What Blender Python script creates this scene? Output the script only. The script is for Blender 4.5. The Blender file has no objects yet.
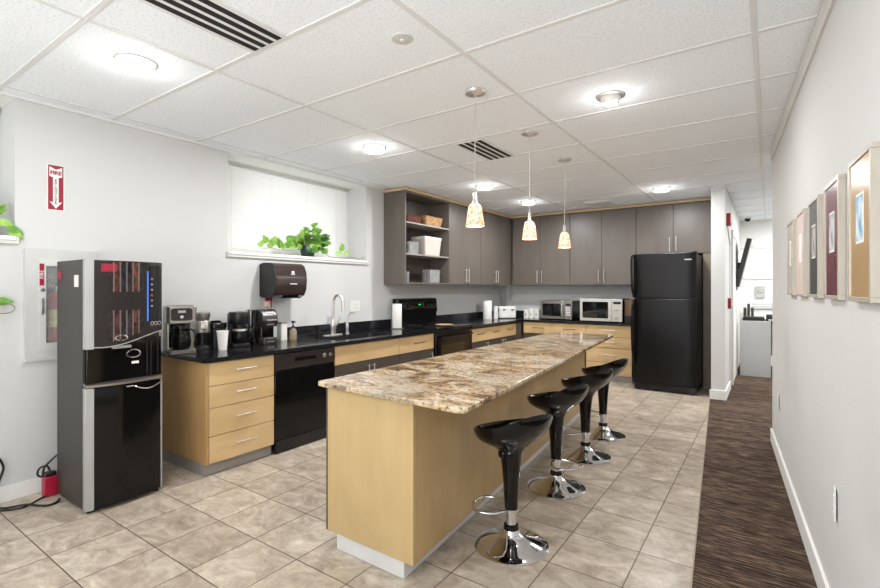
import bpy, bmesh, math, random
from mathutils import Vector, Matrix
random.seed(7)
PI = math.pi
COL = bpy.context.scene.collection
CEIL = 2.505      # ceiling height
EYE = 1.305       # camera height
XL = -3.85        # kitchen wall plane (long wall)
YB = 7.47         # back wall plane
CT = 0.825        # worktop height

# ------------------------------------------------------------------ materials
MATS = {}
def lin(c):
    return tuple(((x / 255.0) / 12.92 if x / 255.0 <= 0.04045 else ((x / 255.0 + 0.055) / 1.055) ** 2.4) for x in c) + (1.0,)
def mat(name, rgb, rough=0.5, metal=0.0, var=0.0, vscale=(6, 6, 6), bump=0.0, bscale=60.0, spec=0.5, emit=None, estr=0.0, trans=0.0, coat=0.0, detail=3.0):
    """Principled material whose colour drifts with a noise field."""
    if name in MATS: return MATS[name]
    m = bpy.data.materials.new(name); m.use_nodes = True
    nt = m.node_tree; b = nt.nodes['Principled BSDF']
    b.inputs['Base Color'].default_value = lin(rgb)
    b.inputs['Roughness'].default_value = rough
    b.inputs['Metallic'].default_value = metal
    b.inputs['Specular IOR Level'].default_value = spec
    b.inputs['Coat Weight'].default_value = coat
    if trans: b.inputs['Transmission Weight'].default_value = trans
    if emit:
        b.inputs['Emission Color'].default_value = lin(emit); b.inputs['Emission Strength'].default_value = estr
    tc = nt.nodes.new('ShaderNodeTexCoord')
    if var > 0:
        mp = nt.nodes.new('ShaderNodeMapping'); mp.inputs['Scale'].default_value = vscale
        nz = nt.nodes.new('ShaderNodeTexNoise'); nz.inputs['Scale'].default_value = 1.0; nz.inputs['Detail'].default_value = detail
        rp = nt.nodes.new('ShaderNodeValToRGB')
        c = lin(rgb)
        rp.color_ramp.elements[0].position = 0.3; rp.color_ramp.elements[1].position = 0.7
        rp.color_ramp.elements[0].color = tuple(max(0, x * (1 - var)) for x in c[:3]) + (1,)
        rp.color_ramp.elements[1].color = tuple(min(1, x * (1 + var)) for x in c[:3]) + (1,)
        nt.links.new(tc.outputs['Object'], mp.inputs['Vector']); nt.links.new(mp.outputs['Vector'], nz.inputs['Vector'])
        nt.links.new(nz.outputs['Fac'], rp.inputs['Fac']); nt.links.new(rp.outputs['Color'], b.inputs['Base Color'])
    if bump > 0:
        n2 = nt.nodes.new('ShaderNodeTexNoise'); n2.inputs['Scale'].default_value = bscale; n2.inputs['Detail'].default_value = 4
        bp = nt.nodes.new('ShaderNodeBump'); bp.inputs['Strength'].default_value = bump; bp.inputs['Distance'].default_value = 0.01
        nt.links.new(tc.outputs['Object'], n2.inputs['Vector']); nt.links.new(n2.outputs['Fac'], bp.inputs['Height'])
        nt.links.new(bp.outputs['Normal'], b.inputs['Normal'])
    MATS[name] = m
    return m

def wood(name, rgb, horiz=False, var=0.12, rough=0.42):
    """Veneer: fine fibres plus broad cathedral figure, along Z or along the length."""
    if name in MATS: return MATS[name]
    m = bpy.data.materials.new(name); m.use_nodes = True
    nt = m.node_tree; L = nt.links.new; b = nt.nodes['Principled BSDF']; b.inputs['Roughness'].default_value = rough
    tc = nt.nodes.new('ShaderNodeTexCoord')
    mp = nt.nodes.new('ShaderNodeMapping'); mp.inputs['Scale'].default_value = (3, 3, 38) if horiz else (38, 38, 2.2)
    nz = nt.nodes.new('ShaderNodeTexNoise'); nz.inputs['Scale'].default_value = 1.0; nz.inputs['Detail'].default_value = 5
    mp2 = nt.nodes.new('ShaderNodeMapping'); mp2.inputs['Scale'].default_value = (1.7, 1.7, 6) if horiz else (5, 5, 1.7)
    n2 = nt.nodes.new('ShaderNodeTexNoise'); n2.inputs['Scale'].default_value = 1.0; n2.inputs['Detail'].default_value = 3; n2.inputs['Distortion'].default_value = 1.2
    ad = nt.nodes.new('ShaderNodeMath'); ad.operation = 'MULTIPLY_ADD'; ad.inputs[1].default_value = 0.28
    mu = nt.nodes.new('ShaderNodeMath'); mu.operation = 'MULTIPLY'; mu.inputs[1].default_value = 0.72
    rp = nt.nodes.new('ShaderNodeValToRGB'); c = lin(rgb)
    rp.color_ramp.elements[0].position = 0.32; rp.color_ramp.elements[1].position = 0.68
    rp.color_ramp.elements[0].color = (c[0] * (1 - var), c[1] * (1 - var * 1.25), c[2] * (1 - var * 1.6), 1)
    rp.color_ramp.elements[1].color = (min(1, c[0] * (1 + var * .7)), min(1, c[1] * (1 + var * .7)), min(1, c[2] * (1 + var * .7)), 1)
    L(tc.outputs['Object'], mp.inputs['Vector']); L(mp.outputs['Vector'], nz.inputs['Vector'])
    L(tc.outputs['Object'], mp2.inputs['Vector']); L(mp2.outputs['Vector'], n2.inputs['Vector'])
    L(n2.outputs['Fac'], mu.inputs[0]); L(nz.outputs['Fac'], ad.inputs[0]); L(mu.outputs[0], ad.inputs[2])
    L(ad.outputs[0], rp.inputs['Fac']); L(rp.outputs['Color'], b.inputs['Base Color'])
    MATS[name] = m
    return m

def tile_floor():
    m = bpy.data.materials.new('floor_tile'); m.use_nodes = True
    nt = m.node_tree; L = nt.links.new; b = nt.nodes['Principled BSDF']
    tc = nt.nodes.new('ShaderNodeTexCoord'); mp = nt.nodes.new('ShaderNodeMapping')
    mp.inputs['Location'].default_value = (0.527 + .336 * 30 + .0015, -1.152 + .336 * 30 + .0015, 0)
    bk = nt.nodes.new('ShaderNodeTexBrick'); bk.offset = 0; bk.squash = 1
    bk.inputs['Scale'].default_value = 1; bk.inputs['Brick Width'].default_value = .336; bk.inputs['Row Height'].default_value = .336
    bk.inputs['Mortar Size'].default_value = .0032; bk.inputs['Mortar Smooth'].default_value = .25; bk.inputs['Bias'].default_value = 0
    bk.inputs['Color1'].default_value = (0, 0, 0, 1); bk.inputs['Color2'].default_value = (1, 1, 1, 1); bk.inputs['Mortar'].default_value = (.5, .5, .5, 1)
    L(tc.outputs['Object'], mp.inputs['Vector']); L(mp.outputs['Vector'], bk.inputs['Vector'])
    # a 4-D noise whose W comes from the tile gives every tile its own clouding
    sc = nt.nodes.new('ShaderNodeMath'); sc.operation = 'MULTIPLY'; sc.inputs[1].default_value = 13.0; L(bk.outputs['Color'], sc.inputs[0])
    st = nt.nodes.new('ShaderNodeMapping'); st.inputs['Scale'].default_value = (6, 9, 1); L(tc.outputs['Object'], st.inputs['Vector'])
    n1 = nt.nodes.new('ShaderNodeTexNoise'); n1.noise_dimensions = '4D'; n1.inputs['Scale'].default_value = 1.0; n1.inputs['Detail'].default_value = 11; n1.inputs['Roughness'].default_value = .72; n1.inputs['Distortion'].default_value = .9
    L(st.outputs['Vector'], n1.inputs['Vector']); L(sc.outputs[0], n1.inputs['W'])
    rp = nt.nodes.new('ShaderNodeValToRGB'); e = rp.color_ramp.elements
    e[0].position = .30; e[0].color = lin((136, 122, 107)); e[1].position = .70; e[1].color = lin((212, 201, 186))
    x = e.new(.46); x.color = lin((168, 154, 137)); x = e.new(.56); x.color = lin((187, 175, 158))
    L(n1.outputs['Fac'], rp.inputs['Fac'])
    # slight change of tone from tile to tile
    hs = nt.nodes.new('ShaderNodeHueSaturation'); mr = nt.nodes.new('ShaderNodeMapRange')
    mr.inputs['To Min'].default_value = .90; mr.inputs['To Max'].default_value = 1.06
    L(bk.outputs['Color'], mr.inputs['Value']); L(mr.outputs['Result'], hs.inputs['Value']); L(rp.outputs['Color'], hs.inputs['Color'])
    mx = nt.nodes.new('ShaderNodeMix'); mx.data_type = 'RGBA'; mx.inputs['B'].default_value = lin((92, 82, 72))
    L(bk.outputs['Fac'], mx.inputs['Factor']); L(hs.outputs['Color'], mx.inputs['A']); L(mx.outputs['Result'], b.inputs['Base Color'])
    bp = nt.nodes.new('ShaderNodeBump'); bp.invert = True; bp.inputs['Strength'].default_value = .5; bp.inputs['Distance'].default_value = .003
    L(bk.outputs['Fac'], bp.inputs['Height']); L(bp.outputs['Normal'], b.inputs['Normal'])
    b.inputs['Roughness'].default_value = .33; b.inputs['Specular IOR Level'].default_value = .4
    return m

def carpet_mat():
    m = bpy.data.materials.new('carpet_weave'); m.use_nodes = True
    nt = m.node_tree; L = nt.links.new; b = nt.nodes['Principled BSDF']; b.inputs['Roughness'].default_value = .95; b.inputs['Specular IOR Level'].default_value = .1
    tc = nt.nodes.new('ShaderNodeTexCoord')
    mp = nt.nodes.new('ShaderNodeMapping'); mp.inputs['Scale'].default_value = (9, 120, 1); mp.inputs['Rotation'].default_value = (0, 0, math.radians(-4))
    n1 = nt.nodes.new('ShaderNodeTexNoise'); n1.inputs['Scale'].default_value = 1; n1.inputs['Detail'].default_value = 2.5; n1.inputs['Roughness'].default_value = .6
    mp2 = nt.nodes.new('ShaderNodeMapping'); mp2.inputs['Scale'].default_value = (1.2, 9, 1)
    n2 = nt.nodes.new('ShaderNodeTexNoise'); n2.inputs['Scale'].default_value = 1; n2.inputs['Detail'].default_value = 2
    n3 = nt.nodes.new('ShaderNodeTexNoise'); n3.inputs['Scale'].default_value = 260
    L(tc.outputs['Object'], mp.inputs['Vector']); L(mp.outputs['Vector'], n1.inputs['Vector'])
    L(tc.outputs['Object'], mp2.inputs['Vector']); L(mp2.outputs['Vector'], n2.inputs['Vector']); L(tc.outputs['Object'], n3.inputs['Vector'])
    a = nt.nodes.new('ShaderNodeMath'); a.operation = 'MULTIPLY_ADD'; a.inputs[1].default_value = .16
    L(n2.outputs['Fac'], a.inputs[0]); 
    a2 = nt.nodes.new('ShaderNodeMath'); a2.operation = 'MULTIPLY_ADD'; a2.inputs[1].default_value = .62; L(n1.outputs['Fac'], a2.inputs[0])
    a3 = nt.nodes.new('ShaderNodeMath'); a3.operation = 'MULTIPLY'; a3.inputs[1].default_value = .2; L(n3.outputs['Fac'], a3.inputs[0])
    L(a3.outputs[0], a2.inputs[2]); L(a2.outputs[0], a.inputs[2])
    rp = nt.nodes.new('ShaderNodeValToRGB'); e = rp.color_ramp.elements
    e[0].position = .41; e[0].color = lin((38, 30, 26)); e[1].position = .62; e[1].color = lin((138, 118, 100)); x = e.new(.5); x.color = lin((74, 60, 50))
    L(a.outputs[0], rp.inputs['Fac']); L(rp.outputs['Color'], b.inputs['Base Color'])
    bp = nt.nodes.new('ShaderNodeBump'); bp.inputs['Strength'].default_value = .5; bp.inputs['Distance'].default_value = .004
    L(n1.outputs['Fac'], bp.inputs['Height']); L(bp.outputs['Normal'], b.inputs['Normal'])
    return m

def granite_mat():
    m = bpy.data.materials.new('granite'); m.use_nodes = True
    nt = m.node_tree; L = nt.links.new; b = nt.nodes['Principled BSDF']; b.inputs['Roughness'].default_value = .06; b.inputs['Specular IOR Level'].default_value = .5
    tc = nt.nodes.new('ShaderNodeTexCoord')
    mp = nt.nodes.new('ShaderNodeMapping'); mp.inputs['Rotation'].default_value = (0, 0, math.radians(25)); mp.inputs['Scale'].default_value = (5.0, 10.0, 5.0)
    n1 = nt.nodes.new('ShaderNodeTexNoise'); n1.inputs['Scale'].default_value = 1; n1.inputs['Detail'].default_value = 9; n1.inputs['Roughness'].default_value = .68; n1.inputs['Distortion'].default_value = .9
    L(tc.outputs['Object'], mp.inputs['Vector']); L(mp.outputs['Vector'], n1.inputs['Vector'])
    rp = nt.nodes.new('ShaderNodeValToRGB'); e = rp.color_ramp.elements
    e[0].position = .30; e[0].color = lin((70, 52, 44)); e[1].position = .74; e[1].color = lin((230, 216, 190))
    for p, c in ((.40, (118, 90, 66)), (.47, (174, 144, 108)), (.54, (206, 180, 142)), (.62, (216, 204, 180))):
        x = e.new(p); x.color = lin(c)
    L(n1.outputs['Fac'], rp.inputs['Fac'])
    n2 = nt.nodes.new('ShaderNodeTexNoise'); n2.inputs['Scale'].default_value = 46; n2.inputs['Detail'].default_value = 5; n2.inputs['Roughness'].default_value = .7
    L(tc.outputs['Object'], n2.inputs['Vector'])
    r2 = nt.nodes.new('ShaderNodeValToRGB'); e = r2.color_ramp.elements
    e[0].position = .36; e[0].color = (.12, .09, .08, 1); e[1].position = .50; e[1].color = (1, 1, 1, 1)
    L(n2.outputs['Fac'], r2.inputs['Fac'])
    mx = nt.nodes.new('ShaderNodeMix'); mx.data_type = 'RGBA'; mx.blend_type = 'MULTIPLY'; mx.inputs['Factor'].default_value = .72
    L(rp.outputs['Color'], mx.inputs['A']); L(r2.outputs['Color'], mx.inputs['B'])
    n3 = nt.nodes.new('ShaderNodeTexNoise'); n3.inputs['Scale'].default_value = 2.6; n3.inputs['Detail'].default_value = 4
    L(tc.outputs['Object'], n3.inputs['Vector'])
    r3 = nt.nodes.new('ShaderNodeValToRGB'); e = r3.color_ramp.elements
    e[0].position = .48; e[0].color = (0, 0, 0, 1); e[1].position = .66; e[1].color = (.75, .75, .75, 1); L(n3.outputs['Fac'], r3.inputs['Fac'])
    m2 = nt.nodes.new('ShaderNodeMix'); m2.data_type = 'RGBA'; m2.inputs['B'].default_value = lin((204, 194, 174))
    L(r3.outputs['Color'], m2.inputs['Factor']); L(mx.outputs['Result'], m2.inputs['A'])
    m3 = nt.nodes.new('ShaderNodeMix'); m3.data_type = 'RGBA'; m3.blend_type = 'MULTIPLY'; m3.inputs['Factor'].default_value = .55
    L(m2.outputs['Result'], m3.inputs['A']); L(r2.outputs['Color'], m3.inputs['B'])
    L(m3.outputs['Result'], b.inputs['Base Color'])
    return m

def ceiling_mat():
    m = bpy.data.materials.new('ceiling_tile'); m.use_nodes = True
    nt = m.node_tree; L = nt.links.new; b = nt.nodes['Principled BSDF']; b.inputs['Roughness'].default_value = .95; b.inputs['Specular IOR Level'].default_value = .1
    tc = nt.nodes.new('ShaderNodeTexCoord')
    n1 = nt.nodes.new('ShaderNodeTexNoise'); n1.inputs['Scale'].default_value = 95; n1.inputs['Detail'].default_value = 3; n1.inputs['Roughness'].default_value = .6
    L(tc.outputs['Object'], n1.inputs['Vector'])
    rp = nt.nodes.new('ShaderNodeValToRGB'); e = rp.color_ramp.elements
    e[0].position = .34; e[0].color = lin((220, 223, 226)); e[1].position = .47; e[1].color = lin((242, 246, 250))
    L(n1.outputs['Fac'], rp.inputs['Fac']); L(rp.outputs['Color'], b.inputs['Base Color'])
    bp = nt.nodes.new('ShaderNodeBump'); bp.inputs['Strength'].default_value = .35; bp.inputs['Distance'].default_value = .004
    L(n1.outputs['Fac'], bp.inputs['Height']); L(bp.outputs['Normal'], b.inputs['Normal'])
    return m

M_WALL = mat('wall_paint', (208, 208, 206), .75, var=.015, vscale=(1.5, 1.5, 1.5), bump=.06, bscale=180)
M_WHITE = mat('white_paint', (232, 232, 228), .5, var=.01)
M_TRIM = mat('trim_paint', (214, 213, 208), .6, var=.01)
M_FLOOR = tile_floor(); M_CARPET = carpet_mat(); M_GRANITE = granite_mat(); M_CEIL = ceiling_mat()
M_GRID = mat('ceiling_bar', (222, 222, 221), .6, var=.01)
M_MAPLE = wood('maple_veneer', (200, 170, 124))
M_MAPLEH = wood('maple_veneer_long', (204, 174, 128), horiz=True)
M_MAPLEP = wood('maple_end_panel', (178, 142, 94), var=.16)
M_ISLE = wood('maple_island_end', (188, 163, 117), var=.09)
M_ISLES = wood('maple_island_side', (184, 156, 110), var=.10)
M_TAUPE = wood('taupe_laminate', (101, 94, 88), var=.10, rough=.38)
M_BASE = wood('dark_base_laminate', (74, 65, 58), var=.10, rough=.4)
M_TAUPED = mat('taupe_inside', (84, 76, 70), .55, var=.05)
M_KICK = mat('grey_kick', (150, 145, 140), .35, .25, var=.06, vscale=(20, 20, 4))
M_BLACKTOP = mat('black_worktop', (26, 27, 30), .14, var=.35, vscale=(90, 90, 90))
M_BLACK = mat('black_gloss', (8, 8, 9), .10, var=.1, spec=.4)
M_BLACKM = mat('black_satin', (20, 20, 21), .38, var=.15)
M_FRIDGE = mat('fridge_black', (9, 9, 10), .27, spec=.3, var=.2, vscale=(30, 30, 30), bump=.12, bscale=420)
M_BROWNBLK = mat('brown_black', (44, 36, 34), .28, var=.1)
M_STEEL = mat('brushed_steel', (176, 172, 166), .30, .9, var=.08, vscale=(4, 4, 120))
M_NICKEL = mat('satin_nickel', (206, 202, 196), .32, .75, var=.04)
M_CHROME = mat('chrome', (222, 222, 224), .05, 1.0, var=.02)
M_SILVER = mat('silver_paint', (176, 176, 174), .35, .4, var=.04)
M_GREYMET = mat('grey_metal_side', (66, 64, 59), .42, .45, var=.08, vscale=(1.5, 1.5, 3))
M_PLASTICW = mat('white_plastic', (232, 231, 226), .35, var=.02)
M_PAPER = mat('white_paper', (236, 234, 230), .85, var=.03, vscale=(40, 40, 40))
M_RED = mat('sign_red', (152, 16, 50), .45, var=.05)
M_REDP = mat('red_plastic', (168, 18, 52), .4, var=.05)
M_REDD = mat('alarm_red', (140, 16, 28), .4, var=.05)
M_LEAF = mat('leaf_green', (98, 150, 48), .45, var=.35, vscale=(22, 22, 22))
M_LEAFL = mat('leaf_light', (146, 190, 84), .45, var=.3, vscale=(22, 22, 22))
M_LEAFD = mat('leaf_dark', (40, 80, 36), .45, var=.3, vscale=(22, 22, 22))
M_STEM = mat('plant_stem', (126, 120, 74), .6, var=.2)
M_POT = mat('pot_dark_teal', (26, 46, 50), .35, var=.2)
M_SOIL = mat('potting_soil', (48, 36, 28), .95, var=.4, vscale=(60, 60, 60))
M_GLASSD = mat('dark_glass', (14, 13, 13), .06, var=.2, coat=.5)
M_VENTB = mat('vent_dark', (22, 21, 20), .8, var=.1)
M_CORD = mat('cable_black', (16, 16, 16), .5, var=.1)
M_FRAME = mat('champagne_frame', (192, 184, 172), .38, .35, var=.06, vscale=(50, 50, 8))
M_FRAMES = mat('champagne_frame_side', (224, 214, 196), .5, .1, var=.03)
M_LIT = mat('lit_glass', (255, 252, 246), .4, emit=(255, 252, 246), estr=3.5, var=.01)

def clear_glass(name, tint=(1, 1, 1), rough=.03, mixf=.86, base=None):
    if name in MATS: return MATS[name]
    m = bpy.data.materials.new(name); m.use_nodes = True; nt = m.node_tree
    b = nt.nodes['Principled BSDF']; out = nt.nodes['Material Output']
    b.inputs['Base Color'].default_value = (base or tint) + (1,); b.inputs['Roughness'].default_value = rough
    tr = nt.nodes.new('ShaderNodeBsdfTransparent'); tr.inputs['Color'].default_value = tint + (1,)
    mx = nt.nodes.new('ShaderNodeMixShader'); mx.inputs[0].default_value = 1 - mixf
    nz = nt.nodes.new('ShaderNodeTexNoise'); nz.inputs['Scale'].default_value = 12
    mr = nt.nodes.new('ShaderNodeMapRange'); mr.inputs['To Min'].default_value = 1 - mixf - .02; mr.inputs['To Max'].default_value = 1 - mixf + .02
    nt.links.new(nz.outputs['Fac'], mr.inputs['Value']); nt.links.new(mr.outputs['Result'], mx.inputs[0])
    nt.links.new(tr.outputs[0], mx.inputs[1]); nt.links.new(b.outputs[0], mx.inputs[2]); nt.links.new(mx.outputs[0], out.inputs['Surface'])
    MATS[name] = m; return m
M_GLASS = clear_glass('clear_glass')
M_SMOKE = clear_glass('smoke_glass', (.30, .27, .25), .03, .5, (.012, .011, .010))

def slat_mat():
    m = bpy.data.materials.new('blind_slat'); m.use_nodes = True; nt = m.node_tree
    b = nt.nodes['Principled BSDF']; b.inputs['Base Color'].default_value = lin((240, 240, 238)); b.inputs['Roughness'].default_value = .5
    t = nt.nodes.new('ShaderNodeBsdfTranslucent'); t.inputs['Color'].default_value = lin((244, 244, 240))
    mx = nt.nodes.new('ShaderNodeMixShader'); mx.inputs[0].default_value = .35
    nz = nt.nodes.new('ShaderNodeTexNoise'); nz.inputs['Scale'].default_value = 5
    mr = nt.nodes.new('ShaderNodeMapRange'); mr.inputs['To Min'].default_value = .22; mr.inputs['To Max'].default_value = .26
    nt.links.new(nz.outputs['Fac'], mr.inputs['Value']); nt.links.new(mr.outputs['Result'], mx.inputs[0])
    nt.links.new(b.outputs[0], mx.inputs[1]); nt.links.new(t.outputs[0], mx.inputs[2]); nt.links.new(mx.outputs[0], nt.nodes['Material Output'].inputs['Surface'])
    return m
M_SLAT = slat_mat()

def shade_mat():
    """Mottled amber art glass, lit from inside."""
    m = bpy.data.materials.new('amber_shade'); m.use_nodes = True; nt = m.node_tree; L = nt.links.new
    b = nt.nodes['Principled BSDF']; b.inputs['Roughness'].default_value = .2
    tc = nt.nodes.new('ShaderNodeTexCoord'); vo = nt.nodes.new('ShaderNodeTexVoronoi'); vo.inputs['Scale'].default_value = 75
    nz = nt.nodes.new('ShaderNodeTexNoise'); nz.inputs['Scale'].default_value = 95; nz.inputs['Detail'].default_value = 4
    L(tc.outputs['Object'], vo.inputs['Vector']); L(tc.outputs['Object'], nz.inputs['Vector'])
    rp = nt.nodes.new('ShaderNodeValToRGB'); e = rp.color_ramp.elements
    e[0].position = .38; e[0].color = lin((206, 116, 74)); e[1].position = .64; e[1].color = lin((255, 238, 220)); x = e.new(.5); x.color = lin((236, 182, 140))
    L(nz.outputs['Fac'], rp.inputs['Fac']); L(rp.outputs['Color'], b.inputs['Base Color']); L(rp.outputs['Color'], b.inputs['Emission Color'])
    # brighter towards the lamp at the top
    sp = nt.nodes.new('ShaderNodeSeparateXYZ'); L(tc.outputs['Object'], sp.inputs[0])
    mr = nt.nodes.new('ShaderNodeMapRange'); mr.inputs['From Min'].default_value = 0; mr.inputs['From Max'].default_value = .13
    mr.inputs['To Min'].default_value = .42; mr.inputs['To Max'].default_value = 1.5; L(sp.outputs['Z'], mr.inputs['Value']); L(mr.outputs['Result'], b.inputs['Emission Strength'])
    return m
M_SHADE = shade_mat()

# ------------------------------------------------------------------ geometry helpers
class MB:
    """Collects shapes; build() links them as ONE mesh object."""
    def __init__(s): s.bm = bmesh.new()
    def face(s, pts):
        s.bm.faces.new([s.bm.verts.new(p) for p in pts]); return s
    def box(s, x0, x1, y0, y1, z0, z1):
        v = [s.bm.verts.new((x, y, z)) for z in (z0, z1) for x, y in ((x0, y0), (x1, y0), (x1, y1), (x0, y1))]
        for f in ((3, 2, 1, 0), (4, 5, 6, 7), (0, 1, 5, 4), (1, 2, 6, 5), (2, 3, 7, 6), (3, 0, 4, 7)):
            s.bm.faces.new([v[i] for i in f])
        return s
    def prism(s, pts, a, b, axis='z'):
        def p3(p, h):
            return (p[0], p[1], h) if axis == 'z' else (p[0], h, p[1]) if axis == 'y' else (h, p[0], p[1])
        lo = [s.bm.verts.new(p3(p, a)) for p in pts]; hi = [s.bm.verts.new(p3(p, b)) for p in pts]
        n = len(pts); fs = [s.bm.faces.new(lo[::-1]), s.bm.faces.new(hi)]
        for i in range(n): fs.append(s.bm.faces.new((lo[i], lo[(i + 1) % n], hi[(i + 1) % n], hi[i])))
        bmesh.ops.recalc_face_normals(s.bm, faces=fs); return s
    def rings(s, rings, cap0=True, cap1=True, closed=False):
        R = [[s.bm.verts.new(p) for p in r] for r in rings]; n = len(R[0]); fs = []
        pairs = list(zip(R[:-1], R[1:])) + ([(R[-1], R[0])] if closed else [])
        for a, b in pairs:
            for i in range(n): fs.append(s.bm.faces.new((a[i], a[(i + 1) % n], b[(i + 1) % n], b[i])))
        if not closed:
            if cap0: fs.append(s.bm.faces.new(R[0][::-1]))
            if cap1: fs.append(s.bm.faces.new(R[-1]))
        bmesh.ops.recalc_face_normals(s.bm, faces=fs); return s
    def lathe(s, prof, c=(0, 0, 0), n=28, cap0=True, cap1=True, sx=1, sy=1):
        return s.rings([[(c[0] + r * sx * math.cos(2 * PI * i / n), c[1] + r * sy * math.sin(2 * PI * i / n), c[2] + z) for i in range(n)] for r, z in prof], cap0, cap1)
    def cyl(s, p0, p1, r0, r1=None, n=16):
        r1 = r0 if r1 is None else r1
        p0, p1 = Vector(p0), Vector(p1); d = (p1 - p0).normalized()
        u = d.orthogonal().normalized(); w = d.cross(u)
        return s.rings([[tuple(p + u * r * math.cos(2 * PI * i / n) + w * r * math.sin(2 * PI * i / n)) for i in range(n)] for p, r in ((p0, r0), (p1, r1))])
    def tube(s, pts, r, n=8, closed=False):
        P_ = [Vector(p) for p in pts]; rings = []; N = len(P_); u = None
        for i, p in enumerate(P_):
            a = P_[(i - 1) % N] if closed or i else P_[i]; b = P_[(i + 1) % N] if closed or i < N - 1 else P_[i]
            d = (b - a).normalized()
            u = d.orthogonal().normalized() if u is None else (u - d * u.dot(d)).normalized()
            w = d.cross(u); rr = r[i] if isinstance(r, (list, tuple)) else r
            rings.append([tuple(p + u * rr * math.cos(2 * PI * k / n) + w * rr * math.sin(2 * PI * k / n)) for k in range(n)])
        return s.rings(rings, closed=closed)
    def build(s, name, m, parent=None, bevel=0, seg=2, smooth=True, kind=None, label=None):
        me = bpy.data.meshes.new(name); s.bm.normal_update(); s.bm.to_mesh(me); s.bm.free()
        for mm in (m if isinstance(m, (list, tuple)) else [m]): me.materials.append(mm)
        if smooth and len(me.polygons):
            me.polygons.foreach_set('use_smooth', [True] * len(me.polygons)); me.set_sharp_from_angle(angle=math.radians(38))
        o = bpy.data.objects.new(name, me); COL.objects.link(o)
        if parent is not None: o.parent = parent
        if bevel:
            b = o.modifiers.new('edge', 'BEVEL'); b.width = bevel; b.segments = seg; b.limit_method = 'ANGLE'; b.angle_limit = math.radians(40); b.harden_normals = False
        if kind: o['kind'] = kind
        if label: o['label'] = label
        return o

def box(*a): return MB().box(*a)
def curve(pts, n=8, closed=False):
    """Catmull-Rom through pts."""
    P_ = [Vector(p) for p in pts]; out = []; N = len(P_)
    for i in range(N if closed else N - 1):
        g = (lambda k: P_[k % N]) if closed else (lambda k: P_[min(max(k, 0), N - 1)])
        a, b, c, d = g(i - 1), g(i), g(i + 1), g(i + 2)
        for j in range(n):
            t = j / n
            out.append(.5 * ((2 * b) + (c - a) * t + (2 * a - 5 * b + 4 * c - d) * t * t + (3 * b - a - 3 * c + d) * t ** 3))
    if not closed: out.append(P_[-1])
    return [tuple(p) for p in out]
def rrect(x0, x1, y0, y1, r, n=5):
    out = []
    for cx, cy, a0 in ((x1 - r, y1 - r, 0), (x0 + r, y1 - r, 90), (x0 + r, y0 + r, 180), (x1 - r, y0 + r, 270)):
        for k in range(n + 1):
            a = math.radians(a0 + 90 * k / n); out.append((cx + r * math.cos(a), cy + r * math.sin(a)))
    return out
def thing(name, label, cat, loc=(0, 0, 0), rz=0, group=None):
    o = bpy.data.objects.new(name, None); COL.objects.link(o); o.empty_display_size = .1
    o.location = loc; o.rotation_euler = (0, 0, rz); o['label'] = label; o['category'] = cat
    if group: o['group'] = group
    return o
def tag(o, label, cat, group=None):
    o['label'] = label; o['category'] = cat
    if group: o['group'] = group
    return o
def dup(root, loc, rz=None, label=None, group=None):
    r = root.copy(); COL.objects.link(r); r.location = loc
    if rz is not None: r.rotation_euler = (0, 0, rz)
    if label: r['label'] = label
    if group: r['group'] = group
    for ch in list(root.children):
        c = ch.copy(); COL.objects.link(c); c.parent = r
        for g in list(ch.children):
            d = g.copy(); COL.objects.link(d); d.parent = c
    return r
ROT_PX, ROT_NY, ROT_NX = (PI / 2, 0, PI / 2), (PI / 2, 0, 0), (PI / 2, 0, -PI / 2)
def text(name, body, size, m, loc, rot, parent=None, sx=1.0, ext=.0008, spacing=1.0, label=None, leading=1.0, bold=0.0):
    cu = bpy.data.curves.new(name, 'FONT'); cu.body = body; cu.size = size; cu.align_x = 'CENTER'; cu.align_y = 'CENTER'; cu.extrude = ext; cu.space_character = spacing; cu.space_line = leading; cu.offset = bold
    t = bpy.data.objects.new(name, cu); COL.objects.link(t)
    dg = bpy.context.evaluated_depsgraph_get(); me = bpy.data.meshes.new_from_object(t.evaluated_get(dg))
    bpy.data.objects.remove(t)
    me.name = name; me.materials.clear(); me.materials.append(m)
    o = bpy.data.objects.new(name, me); COL.objects.link(o); o.location = loc; o.rotation_euler = rot; o.scale = (sx, 1, 1)
    if parent is not None: o.parent = parent
    if label: o['label'] = label
    return o
def struct(name): 
    o = bpy.data.objects.new(name, None); COL.objects.link(o); o['kind'] = 'structure'; return o

# ------------------------------------------------------------------ the setting
def xr(y): return .185 - (y - 2.648) * .0709           # wall with the pictures
def xc(y): return -.28 - (y - 2.325) * .0726           # tile / carpet joint
Y0 = -3.2                                              # behind the camera
YF = 10.0                                              # far wall of the corridor
MB().prism([(XL - .4, Y0), (xc(Y0), Y0), (xc(YF + .1), YF + .1), (XL - .4, YF + .1)], -.05, 0).build('floor', M_FLOOR, smooth=False, kind='structure')
MB().prism([(xc(Y0), Y0), (2.8, Y0), (2.8, YF + .1), (xc(YF + .1), YF + .1)], -.05, .004).build('floor_carpet', M_CARPET, smooth=False, kind='structure')
MB().prism([(xc(Y0) - .003, Y0), (xc(Y0) + .003, Y0), (xc(6.44) + .003, 6.44), (xc(6.44) - .003, 6.44)], 0, .006).build('trim_1', mat('joint_strip', (150, 138, 122), .5, .1, var=.1), kind='structure')
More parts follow.
